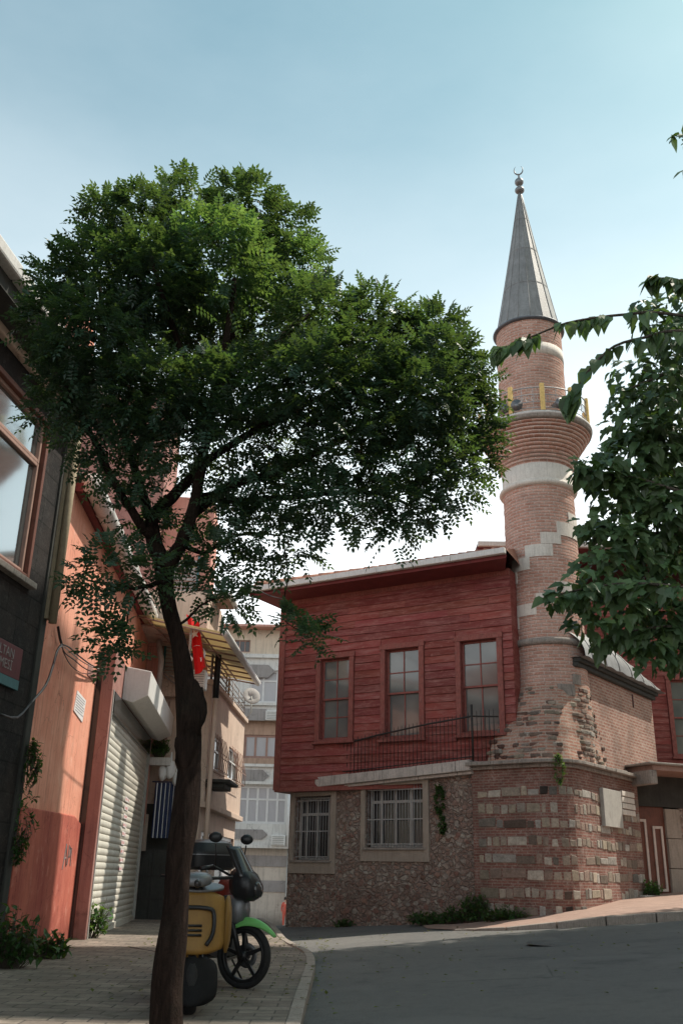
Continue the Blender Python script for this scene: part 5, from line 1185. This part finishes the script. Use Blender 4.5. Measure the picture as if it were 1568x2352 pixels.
for k in range(9): t=k/8; s=c0+(c1-c0)*t; zz=ca[1]+(cbb[1]-ca[1])*t; mb.tube([FB.w(s,o1-.05,zz-.04),FB.w(s,-2.2,zhi-.04)],.022,5)
for k in range(1,5): t=k/5; o=o1*(1-t)-2.2*t; mb.tube([FB.w(c0,o,ca[1]*(1-t)+zhi*t-.07),FB.w(c1,o,cbb[1]*(1-t)+zhi*t-.07)],.022,5)
mb.build('canopy_frame',M['dull_brown'],cano)
mb=MB(); mb.tube([FB.w(c0-.1,o1,ca[1]),FB.w(c1+.1,o1,cbb[1])],.085,8); mb.build('canopy_edge',M['gutter_white'],cano)
for s in (c0+.1,(c0+c1)/2,c1-.15): mb=MB(); mb.tube([FB.w(s,-.05,zp),FB.w(s,-.05,ca[1]+.15)],.035,6); mb.build('canopy_post',M['surround'],bh)
# upper block and its eave left of the canopy
mb=MB(); FB.box(mb,bs0-.2,c0+.9,-5,.15,ca[1]+.35,ca[1]+1.25); mb.build('upper_storey',M['beige_plaster'],bh)
e0=FB.sz(519,1402,.55); e1=FB.sz(533,1455,.55)
mb=MB(); FB.box(mb,bs0-.5,c0+1.4,-5,.5,ca[1]+1.25,ca[1]+1.34); mb.build('upper_eave',M['dull_brown'],bh)
mb=MB(); mb.tube([FB.w(bs0-.5,.55,ca[1]+1.32),FB.w(c0+1.4,.55,ca[1]+1.32)],.07,8); mb.build('upper_gutter',M['gutter_white'],bh)
mb=MB(); p=FB.w(bs0-.08,.12,0); mb.tube([Vector((p.x,p.y,zp-.35)),Vector((p.x,p.y,ca[1]+1.2))],.08,8); mb.build('downpipe',M['black'],bh); mb=MB(); mb.tube([Vector((p.x,p.y,.2)),Vector((p.x,p.y,zp-.352))],.06,8); mb.build('downpipe',M['beige_plaster'],bh)
# small door canopy and laundry on the facade
mb=MB(); s=FB.sz(470,1790)[0]; zz=FB.sz(475,1790)[1]; FB.box(mb,bs0+.0,bs0+1.5,.0,.6,zz-.08,zz); FB.box(mb,bs0+.1,bs0+1.3,.0,.45,zz-.2,zz-.082); mb.build('door_canopy',M['shadow_wall'],bh,bevel=.02)
# satellite dish on the terrace corner
ds=empty('satellite_dish',FB.w(bs1,.1,zp+.5),0,label='round satellite dish at the far corner of the beige terrace',cat='satellite dish')
mb=MB(); q=FB.sz(566,1582,.15); c=FB.w(bs1+.1,.15,q[1]); Mx=Matrix.Translation(c)@Matrix.Rotation(rad(70),4,'X')@Matrix.Rotation(rad(20),4,'Y')
mb.lathe([(.001,-.07),(.1,-.06),(.20,-.03),(.28,.02),(.29,.02),(.28,.035),(.1,-.05),(.001,-.055)],0,0,24,M=Mx); mb.build('reflector',M['frame_grey'],ds)
mb=MB(); mb.tube([c,c+Vector((0,.15,-.5)),FB.w(bs1,.0,zp+.1)],.025,6); mb.tube([c+Vector((0,0,-.35)),c+Vector((.05,-.45,-.15))],.012,5); mb.build('arm',M['steel_frame'],ds)
# flag hung from the bay
fl=empty('flag',atY(445,1410,21.5),0,label='red flag with white star and crescent hanging beside the tree trunk',cat='flag')
pa=atY(437,1408,21.5); n=16; vs=[]; 
tl,tr_,br_,bl=atY(428,1410,21.2),atY(458,1430,20.9),atY(474,1530,20.9),atY(446,1556,21.3)
for i in range(n+1):
    for j in range(n+1):
        a=i/n;b=j/n; p=(tl.lerp(tr_,a)).lerp(bl.lerp(br_,a),b); p=p+Vector((.03*math.sin(a*9+b*2),.10*math.sin(a*11+b*3),0)); vs.append(p)
def fu(a,b): return vs[int(round(a*n))*(n+1)+int(round(b*n))]
mb=MB(); mb.sm=True; mb.add(vs,[(i*(n+1)+j,i*(n+1)+j+1,(i+1)*(n+1)+j+1,(i+1)*(n+1)+j) for i in range(n) for j in range(n)]); mb.build('cloth',M['flag_red'],fl)
mb=MB(); c=fu(.55,.32)+Vector((0,-.16,0)); pts=[]
for k in range(10): 
    r=.11 if k%2==0 else .045; an=math.pi/2+k*math.pi/5+.3; pts.append(c+Vector((r*math.cos(an),0,r*math.sin(an))))
for k in range(10): mb.poly([c,pts[k],pts[(k+1)%10]])
mb.build('star',M['flag_white'],fl)
mb=MB(); c=fu(.5,.66)+Vector((0,-.16,0)); R=.2
o_=[c+Vector((R*math.cos(rad(a)),0,R*math.sin(rad(a)))) for a in range(-60,241,20)]; i_=[c+Vector((.16*math.cos(rad(a)),0,.05+.16*math.sin(rad(a)))) for a in range(-60,241,20)]
for k in range(len(o_)-1): mb.poly([o_[k],o_[k+1],i_[k+1],i_[k]])
mb.build('crescent',M['flag_white'],fl)
mb=MB(); mb.tube([atY(430,1400,21.7),atY(462,1445,21.1)],.02,6); mb.build('pole',M['steel_frame'],fl)
ac=atY(452,1562,21.8); mb=MB(); Mx=Matrix.Translation(ac)
mb.box(-.22,-.15,-.22,.22,.25,.22,Mx); au=mb.build('air_conditioner',M['hood'],bevel=.02); tag(au,'grey white air conditioner box with a slatted front below the red flag','air conditioner')
mb=MB()
for k in range(7): mb.box(-.19,-.165,-.18+k*.055,.19,-.151,-.155+k*.055,Mx)
mb.build('slats',M['steel_frame'],au)
# overhead wires
def wire(name,pts,label):
    mb=MB(); mb.tube(pts,.012,5); tag(mb.build(name,M['cable']),label,'cable')
wire('overhead_cable',catenary(atY(500,1280,14),atY(650,1375,22.5),.15),'thin black cable running from the tree to the corner of the hall eaves')
# ---------------------------------------------------------------- distant apartment house
FA=Fr((-12,50),(1,.0)); aL=3; aR=FA.sz(663,1900)[0]
ap=FA.thing('distant_apartments',9,0,-1,label='pale banded apartment house at the end of the side street with grey lozenge panels',cat='apartment house')
def az(v,u=600): return FA.sz(u,v)[1]
Z=lambda v:az(v)
winA=pxr(FA,574,1543,700,1618); winB=pxr(FA,546,1806,660,1893); winC=pxr(FA,560,1688,690,1742); winD=pxr(FA,538,1470,575,1498)
def band(nm,v0,v1,mat,holes=(),o=0,th=8,a=aL,b=None):
    mb=MB(); grid_wall(FA,mb,a,b or aR+4,Z(v1),Z(v0),list(holes),o=o,depth=.25,th=th); mb.build(nm,M[mat],ap)
band('attic_wall',1447,1505,'cream_plaster',[winD]); band('wall',1505,1655,'apt_white',[winA],o=.35)
band('recessed_storey',1655,1762,'apt_brown',[winC],o=-.05); band('lower_wall',1762,1945,'apt_white',[winB],o=.35,b=aR); band('ground_storey',1945,2180,'apt_base',o=0,b=aR+1)
for (a,b) in ((1965,1990),(2022,2048)):
    mb=MB(); FA.box(mb,aL,aR,.0,.05,Z(b),Z(a)); mb.build('stripe',M['apt_grey'],ap)
for u0,u1,v0,v1 in ((540,632,1527,1556),(540,625,1628,1655),(535,618,1768,1795),(530,614,1905,1927)):
    s0,s1,z0,z1=pxr(FA,u0,v0,u1,v1,.35); mb=MB(); h=(z1-z0)/2; FA.slab(mb,[(s0-3,z0),(s1-h*1.1,z0),(s1,z0+h),(s1-h*1.1,z1),(s0-3,z1)],.34,.42); mb.build('lozenge_panel',M['apt_grey'],ap)
simple_window(FA,winA,ap,4,(.68,),'frame_white','curtain_glass',.12,.20); simple_window(FA,winB,ap,5,(.64,),'frame_white','curtain_glass',.12,.20); simple_window(FA,winC,ap,5,(),'dull_brown','curtain_glass',.12,-.15); simple_window(FA,winD,ap,3,(),'dull_brown','glass_dark',.06,-.1)
for v in (1512,1620,1760,1800,1945):
    mb=MB(); FA.box(mb,aL,aR+(4 if v<1700 else .1),.3,.5,Z(v)-.07,Z(v)+.07); mb.build('string_course',M['apt_white'],ap)
mb=MB(); s=FA.sz(661,1900,.35)[0]; mb.tube([FA.w(s,.45,Z(1945)),FA.w(s,.45,Z(1805))],.09,6); mb.build('corner_pipe',M['frame_white'],ap)
mb=MB(); mb.tube([FA.w(s+.1,.2,Z(1945)),FA.w(s+.05,.2,Z(2170))],.09,6); mb.build('drainpipe',M['steel_frame'],ap)
zr=Z(1447); mb=MB(); mb.hexa([FA.w(aL-1,.8,zr),FA.w(aR+5,.8,zr),FA.w(aR+5,-9,zr),FA.w(aL-1,-9,zr),FA.w(aL-1,.8,zr+.12),FA.w(aR+5,.8,zr+.12),FA.w(aR+4,-4,zr+1.1),FA.w(aL,-4,zr+1.1)]); mb.build('roof',M['pink_plaster'],ap)
# ---------------------------------------------------------------- person at the street corner
def person():
    base=atY(654,2126,49); base.z=ground(base.x,base.y); H=1.32
    root=empty('person',base,0,label='distant person in an orange red outfit standing at the far street corner',cat='person')
    k=H/1.7
    J={'pel':(0,0,.92,.135),'ch':(0,0,1.25,.15),'nk':(0,0,1.45,.055),'hd':(0,-.01,1.58,.10),'tp':(0,0,1.68,.06),'ls':(-.17,0,1.38,.06),'le':(-.24,.02,1.1,.045),'lw':(-.22,-.08,.86,.033),'lh':(-.22,-.1,.78,.035),'rs':(.17,0,1.38,.06),'re':(.24,.02,1.1,.045),'rw':(.22,-.08,.86,.033),'rh':(.22,-.1,.78,.035),
       'lt':(-.09,0,.86,.095),'lk':(-.1,-.03,.48,.065),'la':(-.1,0,.09,.045),'lf':(-.11,-.15,.04,.04),'rt':(.09,0,.86,.095),'rk':(.1,-.05,.48,.065),'ra':(.1,.02,.09,.045),'rf':(.12,-.13,.04,.04)}
    E=[('pel','ch'),('ch','nk'),('nk','hd'),('hd','tp'),('ch','ls'),('ls','le'),('le','lw'),('lw','lh'),('ch','rs'),('rs','re'),('re','rw'),('rw','rh'),('pel','lt'),('lt','lk'),('lk','la'),('la','lf'),('pel','rt'),('rt','rk'),('rk','ra'),('ra','rf')]
    def skin(name,keys,mat,grow=1.0,par=root):
        me=bpy.data.meshes.new(name); ks=[q for q in J if q in keys]
        me.from_pydata([tuple(c*k for c in J[q][:3]) for q in ks],[(ks.index(a),ks.index(b)) for a,b in E if a in ks and b in ks],[])
        o=bpy.data.objects.new(name,me); COL.objects.link(o); o.parent=par
        m=o.modifiers.new('skin','SKIN'); m.use_smooth_shade=True
        for i,q in enumerate(ks): me.skin_vertices[0].data[i].radius=(J[q][3]*k*grow,)*2
        me.skin_vertices[0].data[ks.index('pel') if 'pel' in ks else 0].use_root=True
        s=o.modifiers.new('sub','SUBSURF'); s.levels=s.render_levels=2; me.materials.append(mat); return o
    skin('body',set(J),M['skin']); skin('outfit',{'pel','ch','ls','le','lw','rs','re','rw','lt','lk','la','rt','rk','ra'},M['orange_cloth'],1.18)
    mb=MB(); blob(mb,base+Vector((0,.02,1.62*k)),.115*k,1.0,(1,1.05,1.15),8,.1); mb.build('hair',M['hair'],root)
person()
# ---------------------------------------------------------------- motorcycle with the green fender
def bike():
    wp=atZ(556,2272,SW+.01); R=.295
    root=empty('motorcycle',(wp.x,wp.y,SW),0,label='parked black motorcycle with lime green front fender, windscreen and rear top box',cat='motorcycle')
    fd=Vector((.50,-.866,0)).normalized(); lf=Vector((-fd.y,fd.x,0))      # frame forward / left
    wd=Vector((.90,-.43,0)).normalized(); wl=Vector((-wd.y,wd.x,0))     # steered wheel forward
    hub=Vector((wp.x,wp.y,SW+R+.01))
    def wheel(c,f,l,spokes=5):
        B=Matrix((f,Vector((0,0,1)).cross(f) if False else l,Vector((0,0,1)))).transposed().to_4x4(); Mx=Matrix.Translation(c)@B@Matrix.Rotation(rad(90),4,'X')
        t=MB(); t.lathe([(R-.06,-.03),(R-.03,-.045),(R-.008,-.035),(R,-.012),(R,.012),(R-.008,.035),(R-.03,.045),(R-.06,.03),(R-.06,-.03)],0,0,40,M=Mx); w=t.build('wheel',M['rubber'],root)
        t=MB(); t.lathe([(R-.085,-.025),(R-.058,-.032),(R-.058,.032),(R-.085,.025),(R-.085,-.025)],0,0,40,M=Mx)
        t.lathe([(.001,-.05),(.045,-.05),(.045,.05),(.001,.05)],0,0,16,M=Mx)
        for k in range(spokes):
            a=2*math.pi*k/spokes+.35; d=Vector((math.cos(a),math.sin(a),0)); q=Vector((-d.y,d.x,0))
            p0=d*.03; p1=d*(R-.07); t.hexa([Mx@(p0-q*.02+Vector((0,0,-.018))),Mx@(p1-q*.014+Vector((0,0,-.012))),Mx@(p1+q*.014+Vector((0,0,-.012))),Mx@(p0+q*.02+Vector((0,0,-.018))),Mx@(p0-q*.02+Vector((0,0,.018))),Mx@(p1-q*.014+Vector((0,0,.012))),Mx@(p1+q*.014+Vector((0,0,.012))),Mx@(p0+q*.02+Vector((0,0,.018)))])
        t.build('rim',M['black'],w)
        t=MB(); t.lathe([(.06,-.06),(.115,-.06),(.115,-.055),(.06,-.055),(.06,-.06)],0,0,24,M=Mx); t.build('brake_disc',M['silver'],w)
    wheel(hub,wd,wl)
    rear=hub-fd*1.25; wheel(rear,fd,lf)
    yoke=hub+Vector((0,0,.52))-wd*.16-fd*.08
    t=MB()
    for s in (-1,1): t.tube([hub+wl*.08*s,hub+wl*.09*s+Vector((0,0,.22))-wd*.07,yoke+wl*.09*s],[.026,.028,.022],8)
    t.tube([yoke-wl*.11,yoke+wl*.11],.03,6); t.build('fork',M['black'],root)
    # fender: curved band over the wheel, beak forward
    t=MB(); n=14; vs=[]
    for i in range(n+1):
        a=rad(125)-rad(95)*i/n; rr=R+.055+(.03*(i/n)**2); wdt=.085*(1-.8*(i/n)**1.8)+.006; c=hub+wd*(math.cos(a)*rr+(.03*(i/n)**2))+Vector((0,0,math.sin(a)*rr))
        for j in range(7):
            b=(j/6-.5)*2; vs.append(c+wl*(wdt*b)-Vector((wd.x*math.cos(a),wd.y*math.cos(a),math.sin(a)))*(.10*b*b*(1-.75*(i/n)**1.5)))
    t.sm=True; t.add(vs,[(i*7+j,(i+1)*7+j,(i+1)*7+j+1,i*7+j+1) for i in range(n) for j in range(6)]); o=t.build('front_fender',M['green'],root); m=o.modifiers.new('s','SOLIDIFY'); m.thickness=.008
    t=MB(); c=hub-wd*.12+Vector((0,0,R+.07)); blob(t,c-wl*.075,.035,1,(1,.4,1)); t.build('reflector',M['dark_red'],root)
    # body
    t=MB()
    def loft(sec,mat,nm,par=root,n=14):
        vs=[]
        for (c,rx,rz,up) in sec:
            for k in range(n):
                a=2*math.pi*k/n; ca,sa=math.cos(a),math.sin(a); e=.75; vs.append(c+lf*(rx*math.copysign(abs(ca)**e,ca))+Vector((0,0,1))*(rz*math.copysign(abs(sa)**e,sa))+fd*(up*sa))
        m=MB(); m.sm=True; L=len(sec); m.add(vs,[(i*n+k,i*n+(k+1)%n,(i+1)*n+(k+1)%n,(i+1)*n+k) for i in range(L-1) for k in range(n)]+[tuple(range(n-1,-1,-1)),tuple((L-1)*n+k for k in range(n))]); return m.build(nm,M[mat],par)
    g=lambda f,z,l=0: Vector((hub.x,hub.y,SW))+fd*f+lf*l+Vector((0,0,z))
    loft([(g(-.22,.86),.06,.10,0),(g(-.30,.86),.13,.15,0),(g(-.45,.87),.15,.15,0),(g(-.62,.82),.12,.11,0),(g(-.72,.78),.08,.07,0)],'dark_red','fuel_tank')
    loft([(g(-.60,.82),.09,.05,0),(g(-.8,.80),.13,.055,0),(g(-1.1,.84),.13,.055,0),(g(-1.4,.90),.10,.05,0),(g(-1.5,.92),.05,.03,0)],'black','seat')
    loft([(g(-.95,.68),.05,.05,0),(g(-1.1,.70),.12,.09,0),(g(-1.4,.80),.11,.08,0),(g(-1.62,.86),.06,.05,0)],'black','tail')
    loft([(g(-.35,.40),.09,.12,0),(g(-.5,.42),.15,.18,0),(g(-.75,.42),.15,.16,0),(g(-.9,.42),.09,.12,0)],'silver','engine')
    t=MB(); t.tube([g(-.12,.82),g(-.3,.62),g(-.38,.28),g(-.85,.24),g(-.95,.66),g(-1.5,.8)],.025,8); t.tube([g(-.95,.5,-.05),g(-1.25,.30,-.09)],.02,6); t.build('frame',M['black'],root)
    t=MB(); t.tube([g(-.4,.28,.12),g(-.7,.22,.14),g(-1.0,.30,.16),g(-1.45,.42,.17)],[.022,.022,.045,.05],10); t.build('exhaust',M['chrome'],root)
    # fairing and headlight turned with the forks, chin below
    yf=lambda f,z,l=0: Vector((hub.x,hub.y,SW))+wd*f+wl*l+Vector((0,0,z))
    def loft2(sec,mat,nm,n=14,par=root):
        vs=[]
        for (c,rx,rz) in sec:
            for k in range(n):
                a=2*math.pi*k/n; ca,sa=math.cos(a),math.sin(a); vs.append(c+wl*(rx*math.copysign(abs(ca)**.8,ca))+Vector((0,0,rz*math.copysign(abs(sa)**.8,sa))))
        m=MB(); m.sm=True; L=len(sec); m.add(vs,[(i*n+k,i*n+(k+1)%n,(i+1)*n+(k+1)%n,(i+1)*n+k) for i in range(L-1) for k in range(n)]+[tuple(range(n-1,-1,-1)),tuple((L-1)*n+k for k in range(n))]); return m.build(nm,M[mat],par)
    hl=loft2([(yf(-.16,.98),.10,.12),(yf(-.06,.97),.15,.17),(yf(.06,.94),.14,.14),(yf(.12,.92),.09,.09)],'black','fairing')
    loft2([(yf(.10,.92),.085,.085),(yf(.145,.91),.07,.07),(yf(.16,.905),.03,.03)],'glass_dark','headlight',par=hl)
    loft2([(yf(-.22,.70),.05,.16),(yf(-.10,.70),.11,.15),(yf(.0,.72),.08,.11)],'silver','chin_panel')
    t=MB(); n=8; vs=[]   # windscreen leaning back
    for i in range(n+1):
        z=1.02+.30*i/n; f=.09-.21*(i/n)
        for j in range(9):
            b=(j/8-.5)*2; vs.append(yf(f-.10*b*b,z,b*(.15-.05*(i/n))))
    t.sm=True; t.add(vs,[(i*9+j,(i+1)*9+j,(i+1)*9+j+1,i*9+j+1) for i in range(n) for j in range(8)]); o=t.build('windscreen',M['glass_dark'],root); m=o.modifiers.new('s','SOLIDIFY'); m.thickness=.005
    t=MB(); t.tube([yf(-.30,1.10,-.38),yf(-.24,1.12,-.26),yf(-.16,1.04,-.08),yf(-.16,1.04,.08),yf(-.24,1.12,.26),yf(-.30,1.10,.38)],.013,8)
    for s in (-1,1): t.tube([yf(-.25,1.12,.27*s),yf(-.31,1.10,.40*s)],.022,8)
    hb=t.build('handlebar',M['black'],root)
    for s in (-1,1):
        t=MB(); t.tube([yf(-.24,1.12,.24*s),yf(-.22,1.24,.28*s),yf(-.22,1.34,.30*s)],.008,6); c=yf(-.22,1.40,.31*s); blob(t,c,.072,s,(.95,.4,.72),8,.12); t.build('mirror',M['black'],root)
    # top box
    t=MB(); c=g(-1.05,1.24,-.02); n=20
    prof=[(.0,-.15),(.19,-.15),(.225,-.12),(.235,.0),(.235,.012),(.225,.05),(.19,.13),(.10,.165),(0,.17)]
    vs=[];m=28
    for (r,z) in prof:
        for k in range(m):
            a=2*math.pi*k/m; ca,sa=math.cos(a),math.sin(a); vs.append(c+lf*(r*1.25*math.copysign(abs(ca)**.55,ca))+fd*(r*1.2*math.copysign(abs(sa)**.55,sa))+Vector((0,0,z)))
    t.sm=True; t.add(vs,[(i*m+k,i*m+(k+1)%m,(i+1)*m+(k+1)%m,(i+1)*m+k) for i in range(len(prof)-1) for k in range(m)]); bx=t.build('top_box',M['black'],root,sharp=40)
    t=MB(); vs2=[]
    for k in range(m):
        a=2*math.pi*k/m; ca,sa=math.cos(a),math.sin(a); vs2.append(c+lf*(.238*1.25*math.copysign(abs(ca)**.55,ca))+fd*(.238*1.2*math.copysign(abs(sa)**.55,sa))+Vector((0,0,.006)))
    t.tube(vs2+[vs2[0]],.006,4,cap=False); t.build('lid_seam',M['silver'],bx)
    t=MB(); t.box(-.03,-.03,0,.03,.03,.12,Matrix.Translation(g(-1.1,.9))); t.build('rack',M['iron'],root)
    t=MB(); t.tube([g(-.6,.30,.1),g(-.55,.02,.26)],.012,6); t.build('side_stand',M['iron'],root)
bike()
# ---------------------------------------------------------------- yellow scooter half hidden by the trunk
def scooter():
    base=atZ(432,2335,SW); base=Vector((base.x,base.y,SW)); base=base.normalized()*base.length
    f=Vector((.18,-.98,0)).normalized(); l=Vector((-f.y,f.x,0))
    root=empty('scooter',base,0,label='yellow scooter with black trimmed leg shield parked between the tree trunk and the motorcycle',cat='scooter')
    P=lambda a,b,z: base+f*a+l*b+Vector((0,0,z))
    R=.22
    def wheel(c):
        B=Matrix((f,l,Vector((0,0,1)))).transposed().to_4x4(); Mx=Matrix.Translation(c)@B@Matrix.Rotation(rad(90),4,'X'); t=MB()
        t.lathe([(R-.07,-.04),(R-.03,-.055),(R,-.02),(R,.02),(R-.03,.055),(R-.07,.04)],0,0,28,M=Mx); w=t.build('wheel',M['rubber'],root)
        t=MB(); t.lathe([(.001,-.035),(R-.06,-.03),(R-.06,.03),(.001,.035)],0,0,20,M=Mx); t.build('rim',M['black'],w)
    wheel(P(-.02,0,R)); wheel(P(-1.15,0,R))
    # leg shield: rounded rectangle sheet, curved
    def shell(w,z0,z1,a0,a1,cv,mat,nm,par=root,th=.02,pw=4,off=0):
        n=12;vs=[]
        for i in range(n+1):
            t_=i/n; z=z0+(z1-z0)*t_; ww=w*(1-abs(2*t_-1)**pw*.45)
            for j in range(n+1):
                b=(j/n-.5)*2; vs.append(P(a0+(a1-a0)*t_-cv*b*b+off,b*ww,z))
        m=MB(); m.sm=True; m.add(vs,[(i*(n+1)+j,i*(n+1)+j+1,(i+1)*(n+1)+j+1,(i+1)*(n+1)+j) for i in range(n) for j in range(n)]); o=m.build(nm,M[mat],par); s=o.modifiers.new('s','SOLIDIFY'); s.thickness=th; return o
    sh=shell(.245,.45,.92,.06,-.06,.05,'yellow','leg_shield',th=.05,pw=12)
    shell(.21,.10,.43,.27,.10,.12,'matte_black','lower_fairing',pw=5)
    shell(.235,.925,.99,-.05,-.22,.03,'silver','upper_cowl',pw=2)
    t=MB(); pts=[(-.16,.50),(-.17,.74),(-.13,.79),(.10,.79),(.155,.74),(.15,.60),(.10,.52)]; t.tube(smooth([P(.095-.3*(z-.42)-.07*(b/.235)**2+.02,b,z) for b,z in pts],3),.017,6); t.build('trim',M['black'],sh)
    for z in (.66,.625,.59):
        t=MB(); t.tube([P(.09-.3*(z-.42),-.10,z),P(.09-.3*(z-.42),.06,z)],.010,5); t.build('vent',M['black'],sh)
    t=MB(); blob(t,P(.14,-.10,.45),.04,3,(1,1,1),8,.1); t.build('indicator',M['chrome'],sh)
    t=MB()
    def body(sec,nm,mat,n=12):
        vs=[]
        for (a,z,rx,rz) in sec:
            for k in range(n):
                q=2*math.pi*k/n; ca,sa=math.cos(q),math.sin(q); vs.append(P(a,rx*math.copysign(abs(ca)**.8,ca),z+rz*math.copysign(abs(sa)**.8,sa)))
        m=MB(); m.sm=True; L=len(sec); m.add(vs,[(i*n+k,i*n+(k+1)%n,(i+1)*n+(k+1)%n,(i+1)*n+k) for i in range(L-1) for k in range(n)]+[tuple(range(n-1,-1,-1)),tuple((L-1)*n+k for k in range(n))]); return m.build(nm,M[mat],root)
    body([(-.55,.50,.12,.14),(-.75,.55,.20,.20),(-1.05,.58,.22,.20),(-1.35,.62,.15,.14),(-1.48,.64,.06,.06)],'body','yellow')
    body([(-.50,.76,.10,.04),(-.7,.80,.16,.06),(-1.1,.82,.16,.06),(-1.4,.84,.10,.05)],'seat','black')
    pass
    body([(.0,.24,.13,.05),(-.2,.24,.17,.05),(-.6,.26,.17,.06)],'floorboard','black')
    body([(-.16,1.0,.07,.05),(-.08,1.01,.13,.06),(.0,1.0,.11,.05),(.03,.99,.05,.03)],'headlight_cowl','silver')
    t=MB(); blob(t,P(.05,0,.98),.05,4,(.6,.9,.7),8,.02); t.build('headlight',M['glass_dark'],root)
    t=MB(); t.tube([P(-.16,-.30,1.03),P(-.08,-.1,1.02),P(-.08,.1,1.02),P(-.16,.30,1.03)],.014,8); t.tube([P(-.05,0,.3),P(-.1,0,1.0)],.03,8); t.build('handlebar',M['black'],root)
    # side panel bulging on the right with a bright patch, belongs to the body
    t=MB(); blob(t,P(-.30,.285,.66),.12,6,(.35,.9,1.9),10,.05); t.build('side_guard',M['yellow'],root)
    t=MB(); t.tube([P(0.05,-.07,R),P(-.02,-.07,.45)],.02,6); t.tube([P(.05,.07,R),P(-.02,.07,.45)],.02,6); t.build('fork',M['black'],root)
scooter()
# small clutter on the far facade and cables along the left row
for k,(u,v) in enumerate(((585,1640),(596,1925))):
    s,z=FA.sz(u,v-8,.5); mb=MB(); FA.box(mb,s+.6,s+1.3,.36,.66,z-.5,z); o=mb.build('air_conditioner',M['hood'],bevel=.03); tag(o,['grey air conditioner box on the upper pale band of the distant apartments','grey air conditioner box below the lower window row of the distant apartments'][k],'air conditioner','air conditioners on the distant apartments')
    mb=MB(); 
    for j in range(5): FA.box(mb,s+.66,s+1.24,.66,.675,z-.45+j*.085,z-.41+j*.085)
    mb.build('grille',M['steel_frame'],o)
mb=MB(); mb.tube(smooth(cpx(FX,[(372,1540),(392,1552),(410,1560),(432,1556)],.42),4),.018,6); mb.tube(smooth(cpx(FX,[(360,1530),(385,1556),(405,1570),(432,1566)],.40),4),.014,6); mb.tube(smooth(cpx(FX,[(372,1545),(395,1566),(415,1576),(432,1578)],.44),4),.012,6)
tag(mb.build('loose_cables',M['cable_white']),'pale tangled cables sagging over the tan fascia of the dark stall','cables')
mb=MB(); mb.tube(smooth([Vector((-2.95,15.0,SW+.02)),Vector((-2.4,14.2,SW+.02)),Vector((-2.1,13.6,SW+.02)),Vector((-1.7,12.9,SW+.02))],4),.012,5); tag(mb.build('ground_cable',M['cable']),'thin dark cable lying across the paving behind the tree trunk','cable')
